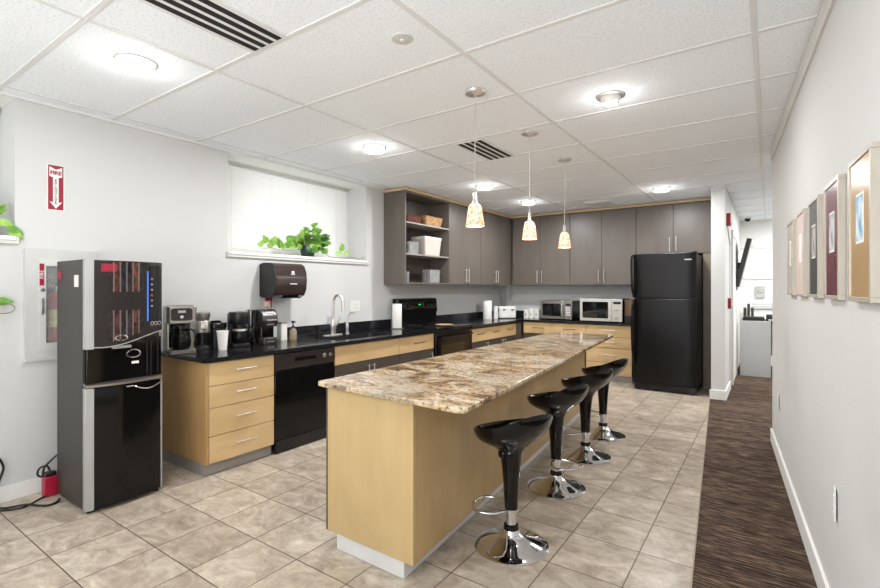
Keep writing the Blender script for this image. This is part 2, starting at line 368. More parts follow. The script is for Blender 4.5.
# ceiling: tiles and the bars they lie on
cb = MB().box(XL - .4, 2.8, Y0, YF + .1, CEIL, CEIL + .05)
nt_ = len(cb.bm.faces)
xs = [-2.494 + 1.2185 * k for k in range(-1, 5)]
ys = [2.055 + .6105 * k for k in range(-8, 14)]
for x in xs: cb.box(x - .012, x + .012, Y0, YF, CEIL - .006, CEIL)
for y in ys: cb.box(XL, 2.6, y - .012, y + .012, CEIL - .005, CEIL)
cb.box(XL, XL + .024, Y0, YB, CEIL - .02, CEIL)
cb.bm.faces.ensure_lookup_table()
for i, f in enumerate(cb.bm.faces): f.material_index = 1 if i >= nt_ else 0
cb.build('ceiling', [M_CEIL, M_GRID], smooth=False, kind='structure')
# long kitchen wall with two deep window openings running up to the ceiling
W1 = (2.333, 4.05); W2 = (-1.1, .921); SILL = 1.63; XO = -4.2
wl = MB()
HX, HY, HZ = XL - .16, (1.03, 1.30), (.915, 1.495)
for a, b in ((Y0, W2[0]), (W2[1], HY[0]), (HY[1], W1[0]), (W1[1], YB + .15)): wl.box(XO, XL, a, b, 0, CEIL)
wl.box(XO, XL, HY[0], HY[1], 0, HZ[0]); wl.box(XO, XL, HY[0], HY[1], HZ[1], CEIL); wl.box(XO, HX, HY[0], HY[1], HZ[0], HZ[1])
for a, b in (W1, W2): wl.box(XO, XL, a, b, 0, SILL - .03)
wl.build('wall_left', M_WALL, smooth=False, kind='structure')
MB().box(XL, -.42, YB, YB + .15, 0, CEIL).build('wall_back', M_WALL, smooth=False, kind='structure')
MB().box(-.566, -.424, 6.44, YF, 0, CEIL).build('wall_corridor', M_WALL, smooth=False, kind='structure')
MB().box(-.566, 2.75, YF, YF + .1, 0, CEIL).build('wall_far', M_WHITE, smooth=False, kind='structure')
MB().prism([(xr(Y0), Y0), (xr(Y0) + .13, Y0), (xr(4.95) + .13, 4.95), (xr(4.95), 4.95)], 0, CEIL).build('wall_right', M_WALL, smooth=False, kind='structure')
MB().box(2.65, 2.78, 4.95, YF, 0, CEIL).build('wall_east', M_WALL, smooth=False, kind='structure')
MB().box(xr(4.95) + .13, 2.78, 4.83, 4.95, 0, CEIL).build('wall_side', M_WALL, smooth=False, kind='structure')
MB().box(XO, 1.0, Y0 - .1, Y0, 0, CEIL).build('wall_rear', M_WALL, smooth=False, kind='structure')
def along_right(name, t0, t1, z0, z1, y0, y1, m):
    return MB().prism([(xr(y0) - t1, y0), (xr(y0) - t0, y0), (xr(y1) - t0, y1), (xr(y1) - t1, y1)], z0, z1).build(name, m, bevel=.002, kind='structure')
along_right('baseboard_right', 0, .014, .004, .112, Y0, 4.95, M_WHITE)
along_right('trim_2', 0, .012, 2.40, CEIL - .004, Y0, 4.95, M_TRIM)
MB().box(XL, XL + .013, Y0, 1.74, 0, .095).build('baseboard_left', M_WHITE, bevel=.002, kind='structure')
bb = MB(); bb.box(-.580, -.41, 6.426, 6.44, 0, .115); bb.box(-.424, -.41, 6.44, 7.25, 0, .115)
bb.build('baseboard_corridor', M_WHITE, bevel=.002, kind='structure')
MB().box(-.424, 2.65, YF - .012, YF, .004, .1).build('baseboard_far', M_WHITE, bevel=.002, kind='structure')
# corridor wall: white door with casing
d1 = struct('door_1')
dc = MB(); dc.box(-.424, -.396, 7.50, 7.60, .004, 2.10); dc.box(-.424, -.396, 8.42, 8.52, .004, 2.10); dc.box(-.424, -.396, 7.60, 8.42, 2.02, 2.10)
dc.build('door_casing', M_TRIM, d1, bevel=.003)
MB().box(-.424, -.408, 7.60, 8.42, .008, 2.02).build('door_panel', M_PLASTICW, d1, bevel=.002)
# far wall: picture rail and long panel lines
MB().box(-.42, 2.6, YF - .03, YF, 1.47, 1.515).build('trim_3', M_WHITE, bevel=.003, kind='structure')
MB().box(-.42, 2.6, YF - .012, YF, 2.00, 2.03).build('trim_4', M_TRIM, bevel=.002, kind='structure')

# windows
def window(name, W, y0):
    w = struct(name)
    fr = MB(); x0, x1 = XO - .03, XO + .02
    fr.box(x0, x1, W[0], W[1], SILL - .03, SILL + .05); fr.box(x0, x1, W[0], W[1], 2.465, CEIL)
    fr.box(x0, x1, W[0], W[0] + .05, SILL + .05, 2.465); fr.box(x0, x1, W[1] - .05, W[1], SILL + .05, 2.465)
    fr.build('window_frame', M_WHITE, w, bevel=.003)
    for a, b in ((W[0] + .05, W[1] - .05),):
        box(XO - .012, XO - .008, a, b, SILL + .05, 2.465).build('window_pane', M_GLASS, w)
    box(XO + .02, XL + .03, W[0] + .0 - .0, W[1], SILL - .028, SILL).build('window_sill', M_WHITE, w, bevel=.004)
    box(XL + .001, XL + .022, W[0] - .012, W[1] + .016, SILL - .05, SILL - .004).build('sill_apron', M_TRIM, w, bevel=.003)
    box(XO + .021, XL - .002, W[0] + .001, W[1] - .001, 2.488, CEIL - .007).build('window_head', M_WHITE, w)
    return w
window('window_1', W1, 0); window('window_2', W2, 0)
def blind(W, label):
    b = thing('window_blind', label, 'blind', (XO + .055, 0, SILL), group=None)
    top = 2.452 - SILL
    box(-.02, .022, W[0] + .012, W[1] - .012, top, top + .020).build('headrail', mat('headrail_grey', (205, 205, 203), .5, var=.03), b, bevel=.002)
    sl = MB(); n = 36; gap = (top - .03) / n
    for i in range(n):
        z = .024 + gap * (i + .5); h = gap * .62
        sl.face([(-.007, W[0] + .015, z - h), (-.007, W[1] - .015, z - h), (.002, W[1] - .015, z), (.002, W[0] + .015, z)])
        sl.face([(.002, W[0] + .015, z), (.002, W[1] - .015, z), (.004, W[1] - .015, z + h), (.004, W[0] + .015, z + h)])
    sl.build('slats', M_SLAT, b)
    box(-.012, .012, W[0] + .015, W[1] - .015, .004, .022).build('bottom_rail', M_PLASTICW, b, bevel=.003)
    for f in (.12, .37, .63, .88):
        y = W[0] + (W[1] - W[0]) * f
        MB().cyl((.014, y, .02), (.014, y, top), .0016, n=6).build('ladder_cord', M_PLASTICW, b)
    return b
b1 = blind(W1, 'white closed mini blind in the deep window over the sink')
w_ = MB().cyl((.026, W1[1] - .05, .22), (.026, W1[1] - .05, .78), .003, n=8).build('tilt_wand', M_PLASTICW, b1)
blind(W2, 'white mini blind in the cropped window beside the fire extinguisher sign')

# ------------------------------------------------------------------ ceiling fixtures
def downlight(name='ceiling_light'):
    t = thing(name, 'x', 'light', (0, 0, CEIL))
    MB().lathe([(.098, -.001), (.098, -.008), (.080, -.010), (.078, -.004), (.078, -.001)], n=36, cap0=False, cap1=False).build('trim_ring', M_NICKEL, t)
    MB().lathe([(.074, -.0015), (.074, -.004), (.0, -.0045)], n=28, cap0=False, cap1=False).build('reflector', M_LIT, t)
    MB().lathe([(.0005, -.040), (.082, -.040), (.088, -.036), (.086, -.031), (.0005, -.030)], n=36, cap0=False, cap1=False).build('glass_disc', M_LIT, t)
    for k in range(3):
        a = 2 * PI * k / 3 + .5
        MB().cyl((.083 * math.cos(a), .083 * math.sin(a), -.045), (.083 * math.cos(a), .083 * math.sin(a), -.004), .0045, n=8).build('standoff_pin', M_NICKEL, t)
    return t
LT = [((-2.756, 1.15), 'round ceiling downlight with glass disc, above the vending machine'),
      ((-2.75, 2.992), 'round ceiling downlight with glass disc, above the sink'),
      ((-2.724, 4.839), 'round ceiling downlight with glass disc, beyond the first pendant near the stove'),
      ((-2.726, 6.073), 'round ceiling downlight with glass disc, in the cabinet corner behind the middle pendant'),
      ((-1.057, 6.162), 'round ceiling downlight with glass disc, above the refrigerator')]
proto = downlight()
for i, ((x, y), lb) in enumerate(LT):
    o = proto if i == 0 else dup(proto, (x, y, CEIL))
    o.location = (x, y, CEIL); o['label'] = lb; o['group'] = 'disc downlights in the ceiling'
# adjustable spot of another kind
t = thing('eyeball_downlight', 'white eyeball downlight tilted in the ceiling right of the first pendant', 'light', (-.813, 3.037, CEIL))
MB().lathe([(.085, -.001), (.085, -.008), (.062, -.012), (.060, -.002)], n=32, cap0=False, cap1=False).build('trim_ring', M_NICKEL, t)
e = MB().lathe([(.060, -.002), (.060, -.02), (.052, -.04), (.040, -.052)], n=28, cap1=False).build('eyeball', M_PLASTICW, t)
MB().lathe([(.0005, -.050), (.040, -.050), (.040, -.046), (.0005, -.046)], n=24, cap0=False, cap1=False).build('lamp_face', M_LIT, e)

def pendant():
    t = thing('pendant_lamp', 'x', 'pendant light', (0, 0, CEIL))
    MB().lathe([(.064, -.001), (.066, -.006), (.060, -.018), (.040, -.026), (.018, -.030), (.008, -.034)], n=32).build('canopy', M_NICKEL, t)
    MB().cyl((0, 0, -.62), (0, 0, -.03), .0028, n=8).build('cord', mat('clear_cord', (186, 182, 176), .4, var=.03), t)
    MB().lathe([(.006, -.612), (.011, -.618), (.0125, -.665), (.020, -.685), (.030, -.694)], n=20).build('socket_cap', M_NICKEL, t)
    h = MB(); 
    prof = [(.024, .137), (.034, .128), (.041, .110), (.047, .075), (.0525, .035), (.057, 0)]
    inner = [(.0545, 0), (.050, .035), (.0445, .075), (.038, .110), (.022, .130)]
    h.lathe(prof + inner, n=32, cap0=False, cap1=False)
    o = h.build('shade', M_SHADE, t); o.location = (0, 0, -.821)
    MB().lathe([(.001, .055), (.016, .058), (.021, .072), (.018, .09), (.011, .105), (.011, .125)], n=16).build('bulb', M_LIT, o)
    return t
PN = [((-1.469, 2.492), 'amber glass pendant lamp nearest the camera, hanging over the granite island'),
      ((-1.51, 3.382), 'amber glass pendant lamp hanging over the middle of the island'),
      ((-1.552, 4.255), 'amber glass pendant lamp hanging over the far end of the island')]
pp = pendant()
for i, ((x, y), lb) in enumerate(PN):
    o = pp if i == 0 else dup(pp, (x, y, CEIL)); o.location = (x, y, CEIL); o['label'] = lb; o['group'] = 'pendants over the island'

def vent(name, label, x, y0, y1, w, n, z=CEIL):
    t = thing(name, label, 'air vent', ((x), (y0 + y1) / 2, z)); L_ = (y1 - y0) / 2
    box(-w / 2, w / 2, -L_, L_, -.0085, -.0005).build('frame', M_GRID, t)
    sl = MB(); k = w / (2 * n + 1)
    for i in range(n): sl.box(-w / 2 + k * (2 * i + 1) - .1 * k, -w / 2 + k * (2 * i + 2) + .1 * k, -L_ + .004, L_ - .004, -.0095, -.0084)
    sl.build('slots', M_VENTB, t); return t
vent('ceiling_vent', 'long slotted air diffuser in the ceiling at the top of the photo', -2.012, .21, 1.432, .27, 4)
vent('ceiling_vent', 'slotted air diffuser in the ceiling behind the first pendant cord', -2.012, 3.31, 3.885, .27, 4)
t = thing('return_vent', 'square louvred air vent in the ceiling above the tall cabinets', 'air vent', (-1.94, 6.73, CEIL))
box(-.17, .17, -.16, .16, -.012, -.0005).build('frame', M_WHITE, t, bevel=.002)
box(-.12, .12, -.11, .11, -.02, -.012).build('louvre', M_TRIM, t, bevel=.004)
t = thing('junction_cover', 'small round white cover plate on the ceiling above the island', 'cover plate', (-1.445, 1.766, CEIL))
MB().lathe([(.052, -.0005), (.050, -.007), (.03, -.010), (.001, -.0105)], n=28, cap1=False).build('cover', mat('cap_white', (206, 205, 201), .5, var=.02), t)
MB().lathe([(.012, -.0095), (.010, -.014), (.001, -.0145)], n=14, cap1=False).build('stud', M_WHITE, t)

# ------------------------------------------------------------------ island
NL, NR, FR, FL = (-1.911, 1.640), (-.989, 1.589), (-1.318, 5.06), (-1.940, 5.00)
IZ = .83
def inset(q, d): return q
isl = thing('kitchen_island', 'light maple kitchen island base under the speckled granite top', 'kitchen island', (-1.607, 3.184, 0))
ox, oy = -1.6, 3.2
def L2(p): return (p[0] - ox, p[1] - oy)
bl = [(-1.835, 1.672), (-1.280, 1.665), (-1.560, 4.90), (-1.87, 4.90)]       # body outline
MB().prism([L2(p) for p in ((-1.825, 1.695), (-1.300, 1.69), (-1.575, 4.88), (-1.86, 4.88))], .095, .80).build('carcass', M_TAUPED, isl)
MB().prism([L2(p) for p in (bl[0], bl[1], (-1.2817, 1.687), (-1.835, 1.694))], .082, .8045).build('end_panel', M_ISLE, isl, bevel=.002)
MB().prism([L2(p) for p in ((-1.2828, 1.689), (-1.3028, 1.690), (-1.578, 4.88), (-1.558, 4.89))], .082, .8045).build('side_panel', M_ISLES, isl, bevel=.002)
MB().prism([L2(p) for p in ((-1.836, 1.696), (-1.85, 1.690), (-1.885, 4.89), (-1.866, 4.89))], .082, .8045).build('dark_front', M_TAUPE, isl, bevel=.001)
MB().prism([L2(p) for p in ((-1.845, 1.672), (-1.837, 1.672), (-1.837, 1.69), (-1.85, 1.69))], .082, .8045).build('edge_strip', M_TAUPED, isl)
MB().prism([L2(p) for p in ((-1.775, 1.678), (-1.338, 1.674), (-1.585, 4.86), (-1.82, 4.86))], .001, .094).build('toe_kick', mat('island_kick', (216, 216, 216), .35, .2, var=.05), isl, bevel=.002)
gt = MB()
def corner(p, a, b, r):
    """round corner p of a polygon between neighbours a and b"""
    P0, A, B = Vector(p), Vector(a), Vector(b); u = (A - P0).normalized(); w = (B - P0).normalized()
    return [tuple((P0 + u * r) * (1 - k) ** 2 + P0 * 2 * k * (1 - k) + (P0 + w * r) * k * k) for k in (0, .25, .5, .75, 1)]
poly = corner(NL, FL, NR, .03) + corner(NR, NL, FR, .05) + corner(FR, NR, FL, .05) + corner(FL, FR, NL, .03)
gt.prism([(p[0] - ox, p[1] - oy) for p in poly], 0, IZ - .806)
g = gt.build('granite_countertop', M_GRANITE, bevel=.005, seg=3); g.location = (ox, oy, .806)
tag(g, 'polished brown and cream granite slab on top of the kitchen island', 'countertop')

# ------------------------------------------------------------------ bar stools
def stool():
    t = thing('bar_stool', 'x', 'bar stool')
    MB().lathe([(.188, .001), (.188, .006), (.180, .011), (.15, .020), (.11, .032), (.075, .046), (.048, .062), (.036, .078), (.034, .088)], n=48).build('base', M_CHROME, t)
    MB().lathe([(.038, .086), (.039, .094), (.036, .108), (.030, .112)], n=24).build('collar', M_BLACK, t)
    MB().lathe([(.027, .11), (.027, .25)], n=24).build('gas_lift', M_CHROME, t)
    # seat: a tilted bowl that flows into a tapering stem
    n = 48; R = []
    def ring(r, z, tilt, back=0, ex=1.0):
        out = []
        for i in range(n):
            a = 2 * PI * i / n; c = math.cos(a)
            lift = .76 * tilt * (c * .5 + .5 * max(0, c) ** 2 - .25)
            out.append((r * ex * c + back, r * 1.03 * math.sin(a), z + lift))
        return out
    for r, z, tl, bk in ((.026, .190, 0, 0), (.033, .192, 0, 0), (.0355, .25, 0, 0), (.040, .33, 0, 0), (.046, .40, 0, 0), (.055, .450, .004, 0), (.070, .482, .010, .001), (.096, .505, .022, .002),
                     (.128, .524, .040, .005), (.158, .547, .060, .008), (.180, .576, .085, .011), (.192, .608, .105, .013), (.195, .626, .112, .014), (.192, .632, .112, .014), (.187, .629, .110, .014),
                     (.176, .608, .100, .012), (.150, .585, .075, .008), (.11, .569, .05, .004), (.06, .561, .02, 0), (.012, .559, 0, 0)):
        R.append(ring(r, z + (.013 if z > .44 else 0), tl, bk))
    MB().rings(R).build('seat', M_BLACK, t)
    b = MB().lathe([(.022, 0), (.023, .006), (.018, .012), (.001, .014)], n=20, cap1=False).build('cap_badge', M_BLACK, t)
    b.rotation_euler = (PI / 2, 0, 0); b.location = (0, -.058, .475)
    # footrest: chrome loop fixed to the lift just under the stem
    pts = [(-.022, .03, .182), (-.06, .075, .184), (-.12, .095, .185), (-.175, .075, .186), (-.198, 0, .186), (-.175, -.075, .186), (-.12, -.095, .185), (-.06, -.075, .184), (-.022, -.03, .182)]
    f = MB().tube(curve(pts, 6), .0075, 10).build('footrest', M_CHROME, t)
    MB().lathe([(.0335, .168), (.0335, .189)], n=24).build('clamp', M_CHROME, f)
    return t
ST = [(-1.08, 2.193, -.42, .65, 'glossy black swivel bar stool nearest the camera, footrest towards the island'),
      (-1.153, 3.002, -.40, 2.9, 'glossy black swivel bar stool, second from the near end, footrest turned away from island'),
      (-1.178, 3.689, -.36, .6, 'glossy black swivel bar stool, third from the near end of the island'),
      (-1.218, 4.308, -.34, .6, 'glossy black swivel bar stool at the far end, closest to the refrigerator')]
s0 = stool()
for i, (x, y, rz, fr, lb) in enumerate(ST):
    o = s0 if i == 0 else dup(s0, (x, y, 0)); o.location = (x, y, 0); o.rotation_euler = (0, 0, rz)
    o['label'] = lb; o['group'] = 'bar stools along the island'
    for c in o.children:
        if c.name.startswith('footrest'): c.rotation_euler = (0, 0, fr)

# ------------------------------------------------------------------ base cabinets along the long wall
XF = -3.182       # drawer face plane
def hbar(parent, y, z, l, x=XF, m=None, axis='y'):
    b = MB(); m = m or M_NICKEL
    if axis == 'y':
        b.cyl((x + .03, y - l / 2, z), (x + .03, y + l / 2, z), .005, n=10)
        for s_ in (-1, 1): b.cyl((x, y + s_ * l * .36, z), (x + .03, y + s_ * l * .36, z), .0042, n=8)
    elif axis == 'x':   # on a face looking to -Y, x is the plane's Y, y the centre X
        b.cyl((y - l / 2, x - .03, z), (y + l / 2, x - .03, z), .005, n=10)
        for s_ in (-1, 1): b.cyl((y + s_ * l * .36, x, z), (y + s_ * l * .36, x - .03, z), .0042, n=8)
    elif axis == 'z':   # vertical, face looking to +X
        b.cyl((x + .03, y, z - l / 2), (x + .03, y, z + l / 2), .006, n=10)
        for s_ in (-1, 1): b.cyl((x, y, z + s_ * l * .36), (x + .03, y, z + s_ * l * .36), .005, n=8)
    else:               # vertical, face looking to -Y
        b.cyl((y, x - .03, z - l / 2), (y, x - .03, z + l / 2), .006, n=10)
        for s_ in (-1, 1): b.cyl((y, x, z + s_ * l * .36), (y, x - .03, z + s_ * l * .36), .005, n=8)
    return b.build('handle', m, parent)
def face_y(parent, name, y0, y1, z0, z1, m, x=XF):
    return box(x - .02, x, y0 + .002, y1 - .002, z0 + .0025, z1 - .0025).build(name, m, parent, bevel=.001)
def face_x(parent, name, x0, x1, z0, z1, m, y):
    return box(x0 + .002, x1 - .002, y, y + .02, z0 + .003, z1 - .003).build(name, m, parent, bevel=.0015)
DRK = mat('dark_handle', (92, 84, 74), .3, .9, var=.05)
c = thing('drawer_cabinet', 'maple base cabinet with four drawers and bar handles beside the vending machine', 'cabinet')
box(XL + .002, XF - .022, 1.788, 2.312, .088, .792).build('carcass', M_TAUPED, c)
box(XL + .002, XF - .0005, 1.766, 1.787, .086, .793).build('end_panel', M_MAPLEP, c, bevel=.0015)
box(XL + .01, XF - .035, 1.772, 2.312, .001, .086).build('toe_kick', M_KICK, c)
for z0, z1 in ((.086, .275), (.275, .471), (.471, .625), (.625, .790)):
    d = face_y(c, 'drawer', 1.788, 2.314, z0, z1, M_MAPLEH); hbar(d, 2.06, (z0 + z1) / 2 + .015, .165)
c = thing('sink_cabinet', 'base cabinet under the sink with a plain maple front over dark doors', 'cabinet')
box(XL + .002, XF - .022, 2.945, 3.847, .088, .60).build('carcass', M_TAUPED, c)
box(XL + .01, XF - .06, 2.945, 3.847, .001, .086).build('toe_kick', M_KICK, c)
face_y(c, 'front_panel', 2.945, 3.848, .615, .790, M_MAPLEH)
for a, b, hy in ((2.945, 3.396, 3.36), (3.396, 3.848, 3.432)):
    d = face_y(c, 'door', a, b, .086, .612, M_BASE); hbar(d, hy, .52, .12, axis='z')
c = thing('base_cabinet', 'base cabinet between sink and stove, one maple drawer above a dark door', 'cabinet')
box(XL + .002, XF - .022, 3.851, 4.462, .088, .792).build('carcass', M_TAUPED, c)
box(XL + .01, XF - .06, 3.851, 4.462, .001, .086).build('toe_kick', M_KICK, c)
d = face_y(c, 'drawer', 3.85, 4.463, .615, .790, M_MAPLEH); hbar(d, 4.17, .71, .19, m=DRK)
d = face_y(c, 'door', 3.85, 4.463, .086, .612, M_BASE); hbar(d, 4.40, .52, .12, axis='z')
c = thing('base_cabinet', 'base cabinet right of the stove with three maple drawers over dark doors', 'cabinet')
box(XL + .002, XF - .022, 5.296, YB - .005, .088, .792).build('carcass', M_TAUPED, c)
box(XL + .01, XF - .06, 5.296, YB - .005, .001, .086).build('toe_kick', M_KICK, c)
for k in range(3):
    a = 5.297 + .4433 * k; b = a + .4433
    d = face_y(c, 'drawer', a, b, .600, .772, M_MAPLEH); hbar(d, (a + b) / 2, .70, .17, m=DRK)
    d = face_y(c, 'door', a, b, .086, .597, M_BASE); hbar(d, (b - .04) if k < 2 else a + .04, .52, .12, axis='z')
box(XF - .02, XF - .001, 6.63, 6.82, .086, .775).build('corner_filler', M_TAUPED, c)

# dishwasher
c = thing('dishwasher', 'black built-in dishwasher between the drawer cabinet and the sink cabinet', 'dishwasher')
box(XL + .05, XF - .03, 2.322, 2.936, .09, .785).build('body', M_BLACKM, c)
dd = box(XF - .028, XF + .004, 2.322, 2.936, .105, .655).build('door', M_BLACK, c, bevel=.004)
cp = MB().prism([(XF - .028, .66), (XF + .006, .66), (XF + .014, .69), (XF + .010, .785), (XF - .028, .785)], 2.322, 2.936, 'y').build('control_panel', M_BROWNBLK, c, bevel=.003)
MB().box(XF + .011, XF + .0165, 2.50, 2.72, .715, .745).build('door_pull', M_BLACK, cp, bevel=.002)
for y, r in ((2.812, .020), (2.878, .015)):
    k = MB().lathe([(r, 0), (r, .003), (r * .7, .005), (r * .62, .014), (.001, .015)], n=24, cap1=False).build('knob', M_STEEL, cp); k.rotation_euler = (0, PI / 2, 0); k.location = (XF + .0135, y, .728)
box(XF - .03, XF + .002, 2.330, 2.930, .005, .098).build('kick_plate', M_BLACKM, c, bevel=.003)

# worktop along the long wall (hole for the sink), interrupted by the stove
def worktop(name, label, polys, splash):
    t = thing(name, label, 'countertop')
    s_ = MB()
    for p in polys: s_.prism(p, CT - .03, CT)
    s_.build('slab', M_BLACKTOP, t)
    sp = MB()
    for b in splash: sp.box(*b)
    sp.build('backsplash', M_BLACKTOP, t, bevel=.002)
    return t
XE = -3.158
SK = (-3.60, -3.27, 3.06, 3.84)      # sink opening
def R4(x0, x1, y0, y1): return [(x0, y0), (x1, y0), (x1, y1), (x0, y1)]
wt = worktop('black_countertop', 'long black stone countertop with the sink, left of the stove', [R4(XL + .002, XE, 1.745, SK[2]), R4(XL + .002, SK[0], SK[2], SK[3]), R4(SK[1], XE, SK[2], SK[3]), R4(XL + .002, XE, SK[3], 4.466)], [(XL + .002, XL + .02, 2.93, 4.466, CT, CT + .105)])
worktop('black_countertop', 'black stone countertop turning the corner between stove and refrigerator', [[(XL + .002, 5.29), (XE, 5.29), (XE, 6.82), (-1.545, 6.82), (-1.545, YB - .002), (XL + .002, YB - .002)]], [(XL + .002, XL + .02, 5.29, YB - .022, CT, CT + .105), (XL + .002, -1.545, YB - .02, YB - .002, CT, CT + .105)])
# sink
sk = thing('kitchen_sink', 'undermount sink bowl set into the black countertop', 'sink', ((SK[0] + SK[1]) / 2, (SK[2] + SK[3]) / 2, 0))
hx, hy = (SK[1] - SK[0]) / 2 - .002, (SK[3] - SK[2]) / 2 - .002
def rr(k, z): return [(p[0], p[1], z) for p in rrect(-hx * k, hx * k, -hy * k, hy * k, .05 * k)]
MB().rings([rr(1, CT - .004), rr(.99, CT - .05), rr(.95, CT - .17), rr(.85, CT - .18), rr(.80, CT - .176), rr(.90, CT - .165), rr(.965, CT - .05), rr(.975, CT - .004)], closed=True).build('basin', mat('dark_sink', (38, 38, 40), .3, .3, var=.1), sk)
box(-hx * .86, hx * .86, -hy * .86, hy * .86, CT - .178, CT - .172).build('basin_floor', MATS['dark_sink'], sk)
MB().lathe([(.04, CT - .172), (.042, CT - .168), (.03, CT - .169), (.001, CT - .170)], n=20, cap1=False).build('drain', M_STEEL, sk)
# main tap
t = thing('kitchen_faucet', 'tall brushed pull-down gooseneck faucet behind the sink', 'faucet', (-3.70, 3.40, CT))
MB().prism([(p[0], p[1]) for p in rrect(-.03, .03, -.125, .125, .028)], .0005, .008).build('deck_plate', M_NICKEL, t, bevel=.002)
MB().lathe([(.026, .008), (.026, .06), (.030, .075), (.030, .125), (.022, .15), (.016, .17)], n=24).build('body', M_NICKEL, t)
neck = [(0, 0, .165), (0, 0, .30), (.004, .003, .36), (.03, .008, .405), (.07, .018, .41), (.10, .027, .38), (.110, .030, .345)]
nk = MB().tube(curve(neck, 8), .0135, 14).build('neck', M_NICKEL, t)
MB().cyl((.110, .030, .352), (.118, .032, .245), .016, .023, 18).build('spray_head', M_NICKEL, nk)
MB().tube([(.006, .028, .10), (.012, .045, .115), (.022, .06, .165), (.026, .066, .19)], [.011, .010, .007, .006], 10).build('lever', M_NICKEL, t)
t = thing('filter_tap', 'small slender filtered-water tap right of the gooseneck faucet', 'faucet', (-3.70, 3.60, CT))
MB().lathe([(.022, .0005), (.022, .006), (.016, .012), (.015, .05), (.019, .07), (.015, .10), (.009, .115)], n=20).build('body', M_NICKEL, t)
MB().tube(curve([(0, 0, .11), (.003, .003, .16), (.014, .014, .20), (.034, .016, .222), (.058, .024, .222), (.07, .028, .212)], 6), .0065, 10).build('spout', M_NICKEL, t)
MB().tube([(-.012, -.004, .085), (-.026, -.010, .10), (-.032, -.012, .125)], [.007, .006, .005], 8).build('lever', M_BLACKM, t)

# stove
c = thing('electric_stove', 'black freestanding electric range with raised control panel', 'stove')
SY = (4.470, 5.286)
box(XL + .03, -3.19, SY[0], SY[1], .02, .815).build('body', M_BLACKM, c, bevel=.003)
MB().prism(rrect(XL + .03, -3.135, SY[0], SY[1], .02), .816, .846).build('cooktop', M_BLACK, c, bevel=.006)
for x, y, r in ((-3.34, 4.68, .10), (-3.34, 5.07, .085), (-3.62, 4.68, .08), (-3.62, 5.07, .10)):
    MB().lathe([(r, .8462), (r, .8472), (r * .97, .8474), (r * .96, .8464)], c=(x, y, 0), n=36, cap0=False, cap1=False).build('burner_ring', mat('burner_grey', (70, 68, 66), .3, var=.1), c)
bp_ = MB().prism([(XL + .03, .846), (-3.71, .846), (-3.715, .985), (-3.70, 1.01), (-3.715, 1.165), (-3.74, 1.18), (XL + .03, 1.18)], SY[0] + .01, SY[1] - .01, 'y').build('control_panel', M_BLACK, c, bevel=.004)
box(-3.709, -3.704, 4.80, 4.97, 1.075, 1.125).build('display', M_GLASSD, bp_)
text('clock_digits', '12:00', .022, mat('green_led', (40, 230, 110), .5, emit=(40, 240, 120), estr=.9, var=.01), (-3.702, 4.875, 1.10), ROT_PX, bp_)
for y in (4.56, 4.66, 5.06, 5.14, 5.22):
    k = MB().lathe([(.024, 0), (.022, .014), (.008, .016), (.007, .024), (.001, .024)], n=20, cap1=False).build('knob', M_BLACKM, bp_); k.rotation_euler = (0, PI / 2, 0); k.location = (-3.706, y, 1.085)
dr = box(-3.19, -3.155, SY[0] + .004, SY[1] - .004, .20, .765).build('oven_door', M_BLACK, c, bevel=.005)
box(-3.156, -3.152, SY[0] + .10, SY[1] - .20, .34, .64).build('window_glass', M_GLASSD, dr)
hb = MB(); hb.cyl((-3.118, SY[0] + .06, .735), (-3.118, SY[1] - .06, .735), .012, n=14)
for y in (SY[0] + .09, SY[1] - .09): hb.cyl((-3.156, y, .735), (-3.118, y, .735), .009, n=10)
hb.build('handle', M_BLACK, dr)
box(-3.19, -3.158, SY[0] + .004, SY[1] - .004, .03, .19).build('storage_drawer', M_BLACK, c, bevel=.005)
t = tag(MB().lathe([(.085, 0), (.105, .004), (.115, .014), (.112, .015), (.098, .007), (.001, .006)], n=36, cap1=False).build('tan_disc', mat('disc_tan', (176, 150, 120), .3, var=.05)), 'round tan disc lying on the black stove top', 'plate'); t.location = (-3.30, 4.86, .8482)  # flat tan disc with a raised rim

# ------------------------------------------------------------------ back base cabinets
YFc = 6.85
c = thing('base_cabinet', 'base cabinet on the back wall with two maple drawers above dark doors', 'cabinet')
box(-3.17, -2.182, YFc + .022, YB - .005, .088, .792).build('carcass', M_TAUPED, c)
box(-3.14, -2.182, YFc + .05, YB - .005, .001, .086).build('toe_kick', M_KICK, c)
for a, b in ((-3.16, -2.695), (-2.695, -2.18)):
    d = face_x(c, 'drawer', a, b, .615, .790, M_MAPLEH, YFc); hbar(d, (a + b) / 2 + .02, .705, .19, x=YFc, m=DRK, axis='x')
    d = face_x(c, 'door', a, b, .086, .612, M_BASE, YFc); hbar(d, b - .05 if a < -3 else a + .05, .52, .12, x=YFc, axis='zz')
c = thing('drawer_cabinet', 'maple base cabinet with four stacked drawers next to the refrigerator', 'cabinet')
box(-2.178, -1.549, YFc + .022, YB - .005, .088, .792).build('carcass', M_TAUPED, c)
box(-2.178, -1.549, YFc + .03, YB - .005, .001, .086).build('toe_kick', M_KICK, c)
for z0, z1 in ((.086, .262), (.262, .465), (.465, .622), (.622, .790)):
    d = face_x(c, 'drawer', -2.178, -1.549, z0, z1, M_MAPLEH, YFc); hbar(d, -1.86, (z0 + z1) / 2 + .01, .2, x=YFc, axis='x')

